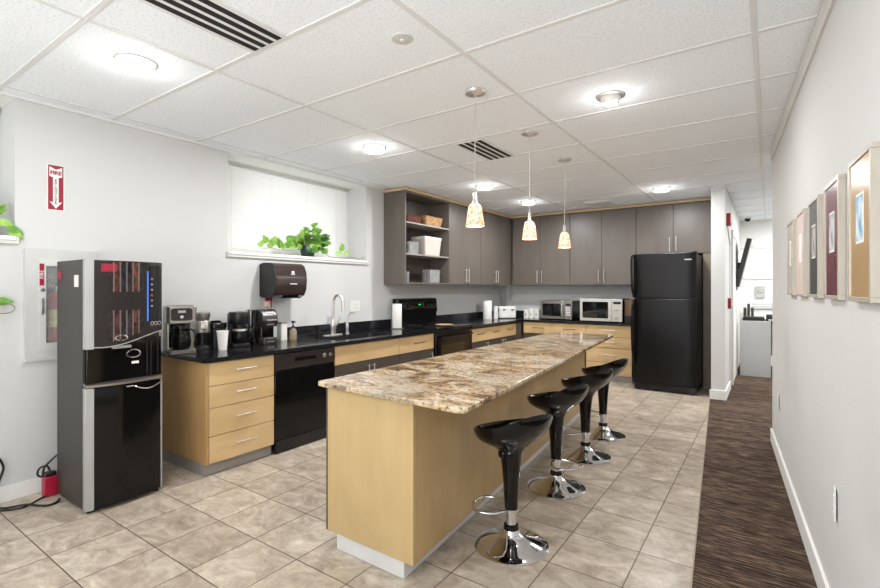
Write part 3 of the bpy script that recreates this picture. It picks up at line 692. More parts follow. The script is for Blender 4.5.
# ------------------------------------------------------------------ wall cabinets
UX = -3.516; UZ = (1.36, 2.462); UY = 7.136
c = thing('open_shelf_cabinet', 'taupe wall cabinet with open shelves at the near end of the row', 'cabinet')
box(XL + .002, UX, 4.350, 4.372, UZ[0], UZ[1]).build('side_panel', M_TAUPE, c, bevel=.001)
box(XL + .002, UX, 5.283, 5.303, UZ[0], UZ[1]).build('side_panel', M_TAUPE, c, bevel=.001)
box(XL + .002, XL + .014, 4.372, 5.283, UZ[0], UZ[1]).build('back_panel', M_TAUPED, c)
for nm, z in (('bottom_panel', UZ[0]), ('shelf', 1.708), ('shelf', 2.085), ('top_panel', UZ[1] - .02)):
    box(XL + .014, UX - .001, 4.373, 5.282, z, z + .019).build(nm, M_TAUPE if nm != 'shelf' else mat('shelf_edge', (140, 132, 124), .45, var=.05), c, bevel=.001)
def wall_cab_y(label, y0, y1, hinge):
    c = thing('wall_cabinet', label, 'cabinet')
    box(XL + .002, UX - .022, y0 + .001, y1 - .001, UZ[0], UZ[1]).build('carcass', M_TAUPED, c)
    mid = (y0 + y1) / 2
    for a, b, hy in ((y0, mid, mid - .035), (mid, y1, mid + .035)):
        d = face_y(c, 'door', a, b, UZ[0], UZ[1], M_TAUPE, x=UX); hbar(d, hy, 1.49, .20, x=UX, axis='z')
    return c
wall_cab_y('two-door taupe wall cabinet right of the open shelves', 5.306, 6.13, 0)
wall_cab_y('two-door taupe wall cabinet in the room corner, on the long wall', 6.133, 7.06, 0)
def wall_cab_x(label, x0, x1, z0):
    c = thing('wall_cabinet', label, 'cabinet')
    box(x0 + .001, x1 - .001, UY + .022, YB - .003, z0, UZ[1]).build('carcass', M_TAUPED, c)
    mid = (x0 + x1) / 2
    for a, b, hx_ in ((x0, mid, mid - .04), (mid, x1, mid + .04)):
        d = face_x(c, 'door', a, b, z0, UZ[1], M_TAUPE, UY); hbar(d, hx_, z0 + .135, .20, x=UY, axis='zz')
    return c
wall_cab_x('two-door taupe wall cabinet on the back wall beside the corner', -3.49, -2.52, UZ[0])
wall_cab_x('two-door taupe wall cabinet on the back wall over the microwaves', -2.517, -1.558, UZ[0])
wall_cab_x('short two-door taupe wall cabinet above the refrigerator', -1.555, -.60, 1.775)
box(UX - .019, UX, 7.062, UY + .02, UZ[0], UZ[1]).build('trim_5', M_TAUPE, kind='structure')
cr = MB(); cr.prism([(XL + .002, 4.335), (UX + .016, 4.335), (UX + .016, UY - .016), (-.585, UY - .016), (-.585, YB - .002), (XL + .002, YB - .002)], UZ[1] + .002, CEIL - .0085)
cr.build('trim_6', wood('maple_crown', (204, 180, 142), horiz=True), bevel=.002, kind='structure')

# ------------------------------------------------------------------ refrigerator
box(-.72, -.568, 7.15, 7.17, 0, 1.773).build('wall_shade_panel', wood('wall_shade_brown', (128, 116, 100)), kind='structure')  # no real panel: brown colour stands in for shade on the back wall
c = thing('refrigerator', 'tall black top-freezer refrigerator beside the white column', 'refrigerator', (-1.09, 0, 0))
FXa, FXb = -.365, .365
box(FXa + .005, FXb - .004, 6.575, 7.30, .06, 1.735).build('cabinet_body', mat('fridge_side', (30, 28, 27), .35, var=.15, vscale=(3, 3, 3)), c, bevel=.006)
def fdoor(name, z0, z1):
    prof = [(FXa, 6.57), (FXa, 6.515), (FXa + .015, 6.502), (FXa + .12, 6.494), (0, 6.490), (FXb - .12, 6.494), (FXb - .015, 6.502), (FXb, 6.515), (FXb, 6.57)]
    return MB().prism(prof, z0, z1).build(name, M_FRIDGE, c, bevel=.006)
fz = fdoor('freezer_door', 1.186, 1.748); rd = fdoor('fridge_door', .095, 1.174)
hd = [(FXa - .004, 6.500, 1.73), (FXa - .006, 6.455, 1.69), (FXa - .004, 6.440, 1.50), (FXa + .004, 6.445, 1.30), (FXa + .010, 6.498, 1.20)]
MB().tube(curve(hd, 8), .014, 12).build('handle', M_BLACK, fz)
hd = [(FXa + .010, 6.498, 1.160), (FXa + .004, 6.445, 1.06), (FXa - .002, 6.440, .85), (FXa + .002, 6.455, .55), (FXa + .010, 6.480, .40), (FXa + .012, 6.500, .32)]
MB().tube(curve(hd, 8), .014, 12).build('handle', M_BLACK, rd)
box(.235, .312, 6.490, 6.500, 1.655, 1.668).build('badge', M_STEEL, fz, label='small silver nameplate')
box(FXb - .05, FXb + .002, 6.50, 6.58, 1.7485, 1.762).build('hinge_cover', M_BLACKM, c, bevel=.003)
MB().prism([(6.53, .012), (6.58, .012), (6.58, .088), (6.53, .088)], FXa + .01, FXb - .01, 'x').build('toe_grille', M_BLACKM, c, bevel=.003)
gl = MB()
for i in range(3): gl.box(FXa + .04, FXb - .09, 6.524, 6.531, .028 + .02 * i, .034 + .02 * i)
gl.build('grille_slots', M_BLACK, c)
for x in (FXa + .05, FXb - .06):
    MB().cyl((x, 6.545, .0145), (x + .03, 6.545, .0145), .014, n=14).build('roller', M_BLACKM, c)

# ------------------------------------------------------------------ hot-drink vending machine
V = thing('drink_machine', 'tall coffee vending machine with glossy black doors and grey metal side', 'vending machine', (-3.235, 1.08, 0))
W = .425
box(-.445, -.035, .002, W - .002, .02, 1.475).build('cabinet', M_GREYMET, V, bevel=.004)
def bow(y, d=.035): return d * (1 - ((y - W / 2) / (W / 2)) ** 2)
def bowpanel(y0, y1, zlo, zhi, d=.035, x0=-.035, off=0.0, n=14):
    rings = []
    b = MB()
    for k in range(n + 1):
        y = y0 + (y1 - y0) * k / n; xf = off + bow(y, d)
        rings.append([(x0, y, zlo(y)), (xf, y, zlo(y)), (xf, y, zhi(y)), (x0, y, zhi(y))])
    return b.rings(rings)
def wave(y):
    t_ = min(max((y - .05) / (W - .05), 0), 1); s_ = t_ * t_ * (3 - 2 * t_)
    return .965 + .075 * s_ - .012 * math.sin(t_ * PI)
ud = bowpanel(.042, W - .002, wave, lambda y: 1.472).build('upper_door', mat('door_bronze', (44, 39, 37), .16, .35, var=.12, vscale=(6, 6, 6)), V, bevel=.002)
bowpanel(.002, .042, lambda y: .952, lambda y: 1.476, off=.003).build('silver_strip', M_SILVER, V, bevel=.002)
tb = MB().tube([(bow(y) + .003, y, wave(y) - .004) for y in [.042 + (W - .045) * k / 24 for k in range(25)]], .0045, 8); tb.build('wave_trim', M_CHROME, ud)
def on_door(y0, y1, z0, z1, m, name, parent, th=.003, off=.0005, label=None):
    return bowpanel(y0, y1, lambda y: z0, lambda y: z1, x0=.0, off=off + th, n=6).build(name, m, parent, label=label)
on_door(.075, .150, 1.405, 1.452, M_RED, 'brand_label', ud, label='red rectangular label')
cols = [(34, 24, 24), (72, 36, 34), (26, 29, 40), (40, 34, 38), (84, 44, 38), (30, 28, 30)]
for zz0, zz1 in ((1.290, 1.462), (.995, 1.172)):
    for k in range(6):
        y0 = .108 + .032 * k; zb = zz0 + (0 if zz0 > 1.1 else .010 * k)
        on_door(y0, y0 + .030, zb, zz1, mat('product_%d' % k, cols[k], .12, var=.95, vscale=(40, 40, 26), detail=4), 'product_picture', ud, th=.0015)
    for k in range(5):
        y0 = .132 + .034 * k; zb = zz0 + (0 if zz0 > 1.1 else .010 * k)
        on_door(y0, y0 + .0065, zb - .004, zz1 + .003, mat('bar_bronze', (132, 118, 110), .3, .6, var=.06), 'picture_bar', ud, th=.004)
on_door(.322, .330, 1.10, 1.415, mat('blue_strip', (70, 120, 215), .3, emit=(60, 110, 230), estr=.35, var=.05), 'light_strip', ud, label='blue light strip')
on_door(.336, .412, 1.08, 1.45, M_BLACK, 'selection_panel', ud, th=.001)
for k in range(6):
    z = 1.365 - .034 * k
    bt = MB().lathe([(.007, 0), (.006, .003), (.001, .004)], n=14, cap1=False).build('button', mat('button_red', (190, 60, 60), .4, var=.05) if k == 3 else M_STEEL, ud); bt.rotation_euler = (0, PI / 2, 0); bt.location = (bow(.352) + .002, .352, z)
for k in range(3):
    MB().tube([(bow(.35 + .025 * k) + .004, .352 + .024 * k + .009 * math.cos(a), 1.085 + .011 * math.sin(a)) for a in [2 * PI * j / 14 for j in range(14)]], .0022, 6, closed=True).build('button_ring', M_CHROME, ud)
def oval(y, z, ry, rz, parent, x): 
    return MB().tube([(x, y + ry * math.cos(a), z + rz * math.sin(a)) for a in [2 * PI * j / 24 for j in range(24)]], .004, 6, closed=True).build('oval_emblem', M_CHROME, parent)
oval(.175, 1.01, .032, .016, ud, bow(.175) + .003)
# dispensing bay
box(-.035, .0, .012, W - .006, .752, 1.00).build('bay_back', M_BLACK, V, bevel=.003)
sp = box(0, .028, .135, .235, .945, .962).build('spout', M_SILVER, V, bevel=.004)
oval(.255, .905, .038, .024, V, .004)
box(0, .002, .245, .285, .842, .857).build('small_sticker', M_PLASTICW, V)
for y in (.33, .352, .392): box(0, .004, y, y + .008, .76, .99).build('bay_bar', M_BLACKM, V)
MB().rings([[(-.03, y, .735), (bow(y) + .01, y, .731), (bow(y) + .012, y, .745), (-.03, y, .755)] for y in [.004 + (W - .008) * k / 12 for k in range(13)]]).build('drip_tray', M_STEEL, V)
ld = bowpanel(.042, W - .012, lambda y: .025, lambda y: .722).build('lower_door', M_BLACK, V, bevel=.002)
bowpanel(.002, .042, lambda y: .018, lambda y: .726, off=.003).build('silver_strip', M_SILVER, V, bevel=.002)
bowpanel(W - .012, W - .001, lambda y: .018, lambda y: .722, off=.003, n=3).build('silver_strip', M_SILVER, V, bevel=.002)
MB().tube([(bow(y) + .004, y, .712 - .03 * max(0, math.sin((y - .24) / .18 * PI)) if y > .24 else .712) for y in [.20 + .215 * k / 16 for k in range(17)]], .0045, 8).build('handle_trim', M_CHROME, ld)
for y in (.03, W - .03): MB().cyl((-.02, y, .001), (-.02, y, .022), .016, n=12).build('foot', M_BLACKM, V)
for y in (.05, W - .05): MB().cyl((-.41, y, .001), (-.41, y, .022), .016, n=12).build('foot', M_BLACKM, V)
box(-.155, -.095, -.0008, .0025, 1.315, 1.385).build('rating_sticker', M_PLASTICW, V, label='small white rating sticker')
box(-.425, -.36, -.0008, .0025, 1.365, 1.41).build('warning_sticker', M_RED, V, label='small red sticker')

# power cables and the red plug box
t = thing('plug_box', 'red power adapter box with black plug on the floor behind the vending machine', 'power adapter', (-3.735, 1.062, 0))
box(-.03, .03, -.035, .035, .0005, .125).build('case', M_REDP, t, bevel=.006)
box(-.025, .025, -.025, .03, .126, .15).build('plug', M_BLACKM, t, bevel=.006)
def cable(pts, r, label):
    return tag(MB().tube(curve(pts, 8), r, 8).build('power_cable', M_CORD), label, 'cable')
cable([(-3.735, 1.062, .157), (-3.735, 1.045, .19), (-3.735, 1.01, .185), (-3.735, 1.00, .15), (-3.725, 1.02, .135), (-3.715, 1.03, .19), (-3.70, 1.065, .235), (-3.70, 1.10, .26)], .006, 'black cable looping up from the red box to the vending machine')
cable([(-3.695, 1.025, .014), (-3.68, .99, .012), (-3.66, .95, .0072), (-3.64, .90, .0072), (-3.69, .82, .0072), (-3.78, .76, .0072), (-3.81, .70, .03)], .006, 'black cable running along the floor from the red box to the photo edge')
cable([(-3.60, 1.07, .0085), (-3.56, 1.045, .0072), (-3.55, 1.00, .0072), (-3.60, .965, .0072), (-3.63, .92, .0205), (-3.68, .83, .0205), (-3.79, .82, .0072), (-3.82, .82, .05), (-3.822, .84, .14), (-3.822, .86, .22), (-3.822, .83, .30)], .0065, 'black cable looping out from under the vending machine across the floor')

# ------------------------------------------------------------------ wall items on the long wall
# extinguisher cabinet
t = thing('extinguisher_cabinet', 'white recessed metal cabinet for the fire extinguisher on the wall', 'cabinet', (XL, .962, .845))
CW, CH = .40, .715
fr = MB(); 
for a in ((0, .018, 0, CW, 0, .075), (0, .018, 0, CW, CH - .075, CH), (0, .018, 0, .075, .075, CH - .075), (0, .018, CW - .075, CW, .075, CH - .075)): fr.box(.001, .030, *a[2:])
fr.build('outer_frame', mat('cabinet_white', (200, 200, 197), .45, var=.02), t)
dr_ = MB()
for a in ((.065, .33, .065, .11), (.065, .33, CH - .11, CH - .065), (.065, .104, .11, CH - .11), (.285, .33, .11, CH - .11)): dr_.box(.0185, .034, a[0], a[1], a[2], a[3])
dd = dr_.build('door', mat('cabinet_door_white', (206, 206, 203), .45, var=.02), t)
box(.0205, .0235, .104, .285, .11, CH - .11).build('door_glass', M_GLASS, dd)
li = MB(); a0, a1, c0, c1 = HY[0] - .962 + .002, HY[1] - .962 - .002, HZ[0] - .845 + .002, HZ[1] - .845 - .002
for q in ((-.158, -.155, a0, a1, c0, c1), (-.155, .001, a0, a0 + .003, c0, c1), (-.155, .001, a1 - .003, a1, c0, c1), (-.155, .001, a0 + .003, a1 - .003, c0, c0 + .003), (-.155, .001, a0 + .003, a1 - .003, c1 - .003, c1)): li.box(*q)
li.build('inner_box', mat('liner_grey', (176, 176, 176), .4, .2, var=.05), t)
box(.0342, .0352, .070, .094, CH - .235, CH - .095).build('label_strip', M_RED, dd, label='narrow red label')
# lettering runs upward: local x -> +Z, local y -> -Y, normal -> +X
text('label_lettering', 'FIRE', .03, M_PLASTICW, (.0356, .082, CH - .165), Matrix(((0, 0, 1), (0, -1, 0), (1, 0, 0))).to_euler(), dd, ext=.0003)
k = MB().lathe([(.011, 0), (.011, .006), (.001, .008)], n=16, cap1=False).build('lock', M_STEEL, dd); k.rotation_euler = (0, PI / 2, 0); k.location = (.034, .084, CH - .262)
box(.034, .044, .077, .091, CH - .42, CH - .315).build('handle', M_STEEL, dd, bevel=.003)
ex = thing('fire_extinguisher', 'red fire extinguisher standing inside the white wall cabinet', 'fire extinguisher', (XL - .075, 1.155, HZ[0] + .006))
def ell(prof, n=24): return MB().rings([[(r * math.cos(2 * PI * i / n), r * math.sin(2 * PI * i / n), z) for i in range(n)] for r, z in prof])
ell([(.056, .001), (.060, .01), (.060, .29), (.052, .33), (.03, .355), (.018, .36)]).build('cylinder', mat('extinguisher_red', (168, 16, 36), .3, var=.05), ex)
ell([(.0605, .13), (.0608, .131), (.0608, .245), (.0605, .246)]).build('label_band', mat('label_cream', (216, 206, 150), .5, var=.25, vscale=(40, 40, 40)), ex)
ell([(.018, .358), (.018, .40), (.014, .402)]).build('valve', M_STEEL, ex)
MB().tube([(0, .0, .40), (.03, -.035, .425), (.045, -.05, .455)], [.009, .010, .009], 8).build('lever', M_BLACKM, ex)
MB().tube(curve([(.01, .015, .385), (.03, .05, .37), (.045, .066, .28), (.045, .066, .18)], 6), .005, 8).build('hose', M_BLACKM, ex)
# sign above
sg = thing('fire_sign', 'red and white fire extinguisher sign with down arrow on the wall', 'sign', (XL + .001, 1.125, 1.967))
box(0, .002, -.046, .046, -.15, .15).build('backing', M_PLASTICW, sg)
box(.002, .0024, -.041, .041, -.145, .145).build('red_field', M_RED, sg)
arrow = [(-.034, .135), (0, .118), (.034, .135), (.034, .072), (.015, .066), (.015, -.098), (.034, -.092), (0, -.138), (-.034, -.092), (-.015, -.098), (-.015, .066), (-.034, .072)]
MB().prism(arrow, .0024, .0029, 'x').build('white_arrow', M_PLASTICW, sg)
text('fire_lettering', 'FIRE', .033, M_RED, (.0032, 0, .095), ROT_PX, sg, ext=.0003, bold=.0016)
text('extinguisher_lettering', '\n'.join('EXTINGUISHER'), .0165, mat('sign_dark', (96, 24, 48), .5, var=.05), (.0032, 0, -.028), ROT_PX, sg, ext=.0003, leading=.84, sx=1.3, bold=.0004)
# paper towel dispenser
t = thing('towel_dispenser', 'dark brown automatic paper towel dispenser on the wall below the window', 'paper towel dispenser', (XL + .001, 2.64, 1.222)); t.scale = (1, 1, 1.07)
DP = [(0, .02), (.02, .004), (.15, 0), (.20, .02), (.228, .07), (.236, .15), (.228, .22), (.20, .275), (.16, .296), (.05, .300), (0, .285)]
MB().prism(DP, .012, .345, 'y').build('cover', mat('dispenser_brown', (54, 40, 38), .22, var=.08, coat=.2), t, bevel=.006)
inn = [(.018 + p[0] * .85, .022 + p[1] * .86) for p in DP]
MB().prism(inn, .004, .013, 'y').build('side_cheek', mat('cheek_grey', (96, 94, 96), .4, var=.06), t, bevel=.004)
MB().prism(DP, .0, .0115, 'y').build('side_rim', M_BLACKM, t, bevel=.002)
MB().prism([(p[0], p[1]) for p in DP], .3455, .352, 'y').build('side_rim', M_BLACKM, t, bevel=.002)
box(.235, .2385, .175, .205, .205, .228).build('emblem', M_PLASTICW, t, bevel=.002)
box(.2325, .2365, .165, .215, .196, .200).build('brand_line', M_PLASTICW, t)
box(.2335, .2385, .16, .235, .115, .122).build('light_bar', M_PLASTICW, t, label='thin white indicator bar')
box(.10, .20, .14, .31, -.006, .004).build('towel_slot', M_BLACK, t)
t = thing('red_tag', 'red strap with cream label hanging under the towel dispenser', 'strap', (XL + .09, 2.665, 1.228))
st_ = MB()
for y, w in ((0, .014), (.042, .013)): st_.box(0, .003, y - .012, y - .012 + w, -.10, -.0005)
st_.box(0, .003, -.03, .045, -.035, -.0005); st_.build('straps', M_REDP, t)
box(-.001, .004, -.035, .012, -.085, -.04).build('cream_label', mat('cream_card', (222, 206, 178), .6, var=.05), t)
# outlets and plates
def plate(name, label, loc, rz, w=.075, h=.118, slots=1):
    t = thing(name, label, 'outlet', loc, rz)
    MB().prism(rrect(-w / 2, w / 2, -h / 2, h / 2, .006), .0005, .006, 'x').build('cover_plate', M_PLASTICW, t, bevel=.0015)
    for k in range(slots):
        yc = (k - (slots - 1) / 2) * .046
        for s_ in (-1, 1):
            r_ = MB().prism(rrect(yc - .016, yc + .016, s_ * .021 - .014, s_ * .021 + .014, .006), .006, .008, 'x').build('receptacle', M_WHITE, t)
            for q in (-.006, .006): box(.008, .0084, yc + q - .0012, yc + q + .0012, s_ * .021 - .004, s_ * .021 + .006).build('slot', M_VENTB, r_)
    return t
plate('power_outlet', 'white double-gang wall outlet above the backsplash right of the faucet', (XL, 3.865, 1.105), 0, w=.15, h=.12, slots=2)
plate('power_outlet', 'white wall outlet above the backsplash right of the stove', (XL, 5.42, 1.06), 0)
rw = math.atan2(-.0709, 1)
plate('power_outlet', 'white wall outlet low on the picture wall, nearer the camera', (xr(2.33), 2.33, .492), PI - rw * -1)
plate('power_outlet', 'white wall outlet low on the picture wall, near its far end', (xr(4.40), 4.40, .452), PI - rw * -1)

# ------------------------------------------------------------------ plants
def leaf(b, p, d, n_, L_, w):
    """heart-shaped leaf: tip along d, facing n_"""
    p, d, n_ = Vector(p), Vector(d).normalized(), Vector(n_); n_ = (n_ - d * n_.dot(d)).normalized(); s_ = d.cross(n_)
    prof = [(0, 0), (-.08, .30), (.06, .52), (.30, .56), (.55, .42), (.8, .2), (1.0, 0)]
    up = [b.bm.verts.new(p + d * (L_ * a) + s_ * (w * c) + n_ * (-.10 * L_ * (a - .3) ** 2 + .12 * w * abs(c))) for a, c in prof]
    dn = [up[0]] + [b.bm.verts.new(p + d * (L_ * a) - s_ * (w * c) + n_ * (-.10 * L_ * (a - .3) ** 2 + .12 * w * abs(c))) for a, c in prof[1:-1]] + [up[-1]]
    mid = [up[0]] + [b.bm.verts.new(p + d * (L_ * a) - n_ * (.10 * L_ * (a - .3) ** 2)) for a, c in prof[1:-1]] + [up[-1]]
    for q in (up, dn):
        for i in range(len(prof) - 1):
            vs = [q[i], q[i + 1], mid[i + 1], mid[i]]; vs2 = []
            for v in vs:
                if v not in vs2: vs2.append(v)
            f = b.bm.faces.new(vs2 if q is up else vs2[::-1])
            f.material_index = random.choice((0, 0, 1, 1, 2)) if i == 0 else f.material_index
def leaves(parent, items, mats, name='foliage'):
    b = MB()
    for p, d, n_, L_ in items:
        k0 = len(b.bm.faces); leaf(b, p, d, n_, L_, L_ * .62); b.bm.faces.ensure_lookup_table()
        mi = random.choice((0, 0, 0, 1, 1, 2))
        for f in b.bm.faces[k0:]: f.material_index = mi
    return b.build(name, mats, parent)
LM = [M_LEAF, M_LEAFL, M_LEAFD]
pt = thing('potted_vine', 'leafy green pothos in a dark pot on the window sill above the sink', 'plant', (-3.975, 3.30, SILL))
MB().lathe([(.06, .001), (.065, .01), (.080, .10), (.086, .105), (.086, .12), (.076, .12), (.072, .10)], n=28).build('pot', M_POT, pt)
MB().lathe([(.072, .10), (.001, .108)], n=24, cap0=False, cap1=False).build('soil', M_SOIL, pt)
it = []; stems = MB()
for k in range(86):
    a = random.uniform(0, 2 * PI); r = random.uniform(.01, .15); z = .15 + random.uniform(-.06, .17) * (1 - r / .24)
    p = (max(-.06, r * math.cos(a) * .6 + .03), r * math.sin(a) * 1.15 + .02, z)
    it.append((p, (math.cos(a) + .4, math.sin(a), random.uniform(-.6, .5)), (1, -.6, random.uniform(.2, 1.2)), random.uniform(.06, .095)))
    if k % 4 == 0: stems.tube([(0, 0, .105), (p[0] * .5, p[1] * .5, .13 + (z - .13) * .7), p], .0022, 5)
for y, z, L_ in ((.15, .22, .075), (.19, .215, .07), (.03, .28, .07), (.02, .325, .075), (.20, .15, .07), (.17, .08, .06), (.08, .26, .07)): it.append(((.05, y, z), (.3, .5, .4), (1, -.7, .5), L_))
vt = []
for y, z, L_ in ((-.61, .045, .075), (-.53, .085, .095), (-.48, .065, .10), (-.50, .04, .08), (-.40, .07, .085), (-.37, .05, .09), (-.34, .04, .08), (-.30, .13, .10), (-.31, .06, .09), (-.26, .08, .09), (-.24, .05, .09), (-.21, .11, .085),
                (-.18, .07, .09), (-.15, .14, .085), (-.14, .05, .08), (-.12, .18, .08), (.08, .03, .075), (.146, .03, .075), (.19, .02, .06), (.36, .025, .075), (.43, .075, .085), (.48, .03, .07)):
    vt.append(((.055, y, z + .03), (.2, random.uniform(-.5, .5), random.uniform(.1, .9)), (1, -.7, .4), L_))
for k in range(16):
    it.append(((.095 + random.uniform(0, .02), random.uniform(-.10, .12), random.uniform(.05, .15)), (.3, random.uniform(-.8, .8), random.uniform(-.7, .3)), (1, -.6, .3), random.uniform(.05, .07)))
leaves(pt, it, LM)
leaves(pt, vt, [M_LEAFL, M_LEAF, M_LEAFL], 'trailing_leaves')
stems.build('stems', M_STEM, pt)
vn = MB(); vn.tube(curve([(.0, -.06, .14), (.07, -.12, .12), (.10, -.2, .07), (.11, -.3, .05), (.10, -.42, .05), (.10, -.5, .06), (.10, -.61, .05)], 5), .0025, 5)
vn.tube(curve([(.0, .06, .14), (.07, .14, .10), (.10, .2, .02), (.11, .33, .012), (.10, .45, .02), (.10, .55, .03), (.09, .68, .012), (.10, .74, .045)], 5), .0025, 5)
vn.build('vines', M_STEM, pt)
box(.085, .088, .70, .735, .035, .04).build('bare_twig', M_STEM, pt)
p2 = thing('hanging_vine', 'bright green trailing vine spilling over the cropped window sill', 'plant', (-3.93, .72, SILL))
MB().lathe([(.05, .001), (.055, .01), (.07, .11), (.075, .125), (.066, .125), (.062, .10)], n=24).build('pot', M_POT, p2)
it = [((.03 + random.uniform(-.05, .05), random.uniform(-.12, .12), .15 + random.uniform(-.02, .12)), (.5, random.uniform(-.8, .8), random.uniform(-.2, .8)), (1, -.4, .6), random.uniform(.05, .08)) for _ in range(26)]
it += [((.06, .10, .125), (.3, .5, .3), (1, -.5, .3), .075), ((.06, .135, .085), (.3, .7, -.2), (1, -.5, .3), .07), ((.075, .17, .05), (.3, .8, -.3), (1, -.5, .3), .075), ((.08, .185, .03), (.2, .6, -.6), (1, -.5, .3), .075),
       ((.06, .08, .17), (.3, .5, .4), (1, -.5, .3), .07), ((.05, .05, .215), (.3, .4, .6), (1, -.5, .3), .06), ((.05, .14, .16), (.3, .4, .6), (1, -.5, .3), .05)]
it += [((.105, .115, -.40), (.1, .9, -.1), (1, -.3, .3), .075), ((.105, .08, -.37), (.1, -.5, .4), (1, -.3, .3), .06), ((.105, .03, -.20), (.1, .3, -.9), (1, -.3, .3), .06)]
leaves(p2, it, [M_LEAF, M_LEAFL, M_LEAF])
vn = MB(); vn.tube(curve([(0, .04, .12), (.05, .12, .10), (.08, .20, .045), (.085, .24, .012)], 6), .0025, 5)
vn.tube(curve([(0, .02, .12), (.09, .03, .06), (.115, .03, .01), (.117, .03, -.2), (.115, .05, -.38), (.12, .11, -.41), (.12, .17, -.42), (.12, .19, -.445), (.12, .17, -.47), (.12, .12, -.475), (.12, .08, -.462)], 6), .0028, 6)
vn.build('vines', M_STEM, p2)

# ------------------------------------------------------------------ things on the long worktop
# steel drip coffee maker
t = thing('coffee_maker', 'tall steel drip coffee maker with glass carafe nearest the vending machine', 'coffee maker', (-3.63, 1.815, CT + .0005), -.35)
MB().prism(rrect(-.12, -.02, -.1, .1, .02), 0, .35).build('tower', M_STEEL, t, bevel=.004)
MB().prism(rrect(-.12, .11, -.1, .1, .03), .225, .35).build('brew_head', M_STEEL, t, bevel=.004)
MB().prism(rrect(-.12, .115, -.1, .1, .035), 0, .03).build('base', mat('coffee_base', (120, 116, 112), .35, .5, var=.05), t, bevel=.004)
hp = MB().prism(rrect(-.07, .07, .245, .335, .018), .108, .114, 'x').build('control_panel', M_BROWNBLK, t, bevel=.002)
box(.114, .116, -.025, .025, .302, .320).build('display', mat('lcd_pale', (190, 188, 180), .4, var=.05), hp)
k = MB().lathe([(.013, 0), (.011, .006), (.001, .007)], n=16, cap1=False).build('dial', M_CHROME, hp); k.location = (.114, 0, .272); k.rotation_euler = (0, PI / 2, 0)
box(-.025, -.018, -.07, .07, .035, .22).build('back_plate', M_BLACK, t)
cf = thing('glass_carafe', 'round glass carafe with black handle inside the steel coffee maker', 'carafe', (-3.577, 1.796, CT + .032), -.35)
MB().lathe([(.050, 0), (.064, .02), (.068, .06), (.060, .105), (.048, .135), (.050, .15)], n=32, cap1=False).build('jug', M_SMOKE, cf)
MB().lathe([(.052, .151), (.054, .155), (.05, .172), (.001, .176)], n=28, cap1=False).build('lid', M_BLACK, cf)
MB().lathe([(.051, .128), (.054, .13), (.054, .142), (.051, .144)], n=28, cap0=False, cap1=False).build('collar', M_BLACK, cf)
MB().tube(curve([(.03, .045, .145), (.04, .075, .14), (.045, .095, .09), (.035, .085, .03)], 6), .008, 10).build('handle', M_BLACK, cf)
# grinder / small canister with dial
t = thing('coffee_grinder', 'small steel coffee grinder with a round dial beside the coffee maker', 'coffee grinder', (-3.72, 2.035, CT + .0005), -.3)
MB().lathe([(.055, 0), (.057, .01), (.050, .03), (.048, .13)], n=28).build('bean_cup', M_SMOKE, t)
MB().lathe([(.060, 0), (.060, .018), (.056, .024)], n=28).build('base', M_BLACKM, t)
MB().lathe([(.058, .13), (.060, .14), (.056, .20), (.045, .225), (.050, .23), (.058, .262), (.058, .285), (.05, .29)], n=28).build('motor_head', M_STEEL, t)
k = MB().lathe([(.026, 0), (.024, .01), (.012, .012), (.011, .02), (.001, .02)], n=24, cap1=False).build('dial', M_CHROME, t); k.rotation_euler = (0, PI / 2, 0); k.location = (.055, 0, .175)
# black canister
t = thing('black_canister', 'black lidded canister behind the white paper cup', 'canister', (-3.755, 2.165, CT + .0005))
MB().prism(rrect(-.075, .075, -.06, .06, .03), 0, .155).build('body', M_BLACKM, t, bevel=.004)
MB().prism(rrect(-.08, .08, -.065, .065, .03), .156, .20).build('lid', M_BLACK, t, bevel=.006)
MB().tube(curve([(0, -.045, .198), (0, -.03, .208), (0, .03, .208), (0, .045, .198)], 5), .009, 10).build('lid_handle', M_BLACK, t)
# paper cup
t = thing('paper_cup', 'tall white paper cup at the front of the black counter', 'cup', (-3.515, 2.085, CT + .0005))
MB().lathe([(.030, 0), (.043, .145), (.0445, .146), (.0445, .150), (.042, .150), (.029, .005)], n=28, cap1=False).build('cup_wall', M_PAPER, t)
MB().lathe([(.028, .004), (.001, .0045)], n=24, cap1=False).build('cup_floor', M_PAPER, t)
# black coffee maker
t = thing('coffee_maker', 'compact black coffee maker with a dome glass carafe, left of the pod machine', 'coffee maker', (-3.645, 2.305, CT + .0005), -.35)
MB().prism(rrect(-.11, .10, -.075, .075, .03), 0, .028).build('base', M_BLACKM, t, bevel=.004)
MB().prism(rrect(-.11, -.045, -.072, .072, .02), .028, .27).build('tower', M_BLACKM, t, bevel=.004)
MB().lathe([(.075, .185), (.085, .20), (.090, .27), (.086, .285), (.001, .29)], c=(.01, 0, 0), n=32, cap1=False, sy=.92).build('filter_basket', M_BLACKM, t)
cf = thing('glass_carafe', 'glass carafe with black handle in the compact black coffee maker', 'carafe', (-3.613, 2.296, CT + .031), -.35)
MB().lathe([(.052, 0), (.064, .02), (.066, .06), (.056, .105), (.046, .125), (.048, .138)], n=28, cap1=False).build('jug', M_SMOKE, cf)
MB().lathe([(.047, .1385), (.049, .142), (.045, .150), (.001, .152)], n=24, cap1=False).build('lid', M_BLACK, cf)
MB().lathe([(.0575, .10), (.059, .101), (.054, .116), (.052, .117)], n=28, cap0=False, cap1=False).build('band', M_STEEL, cf)
MB().tube(curve([(.02, .046, .13), (.028, .085, .125), (.028, .10, .08), (.02, .07, .03)], 6), .0075, 10).build('handle', M_BLACK, cf)
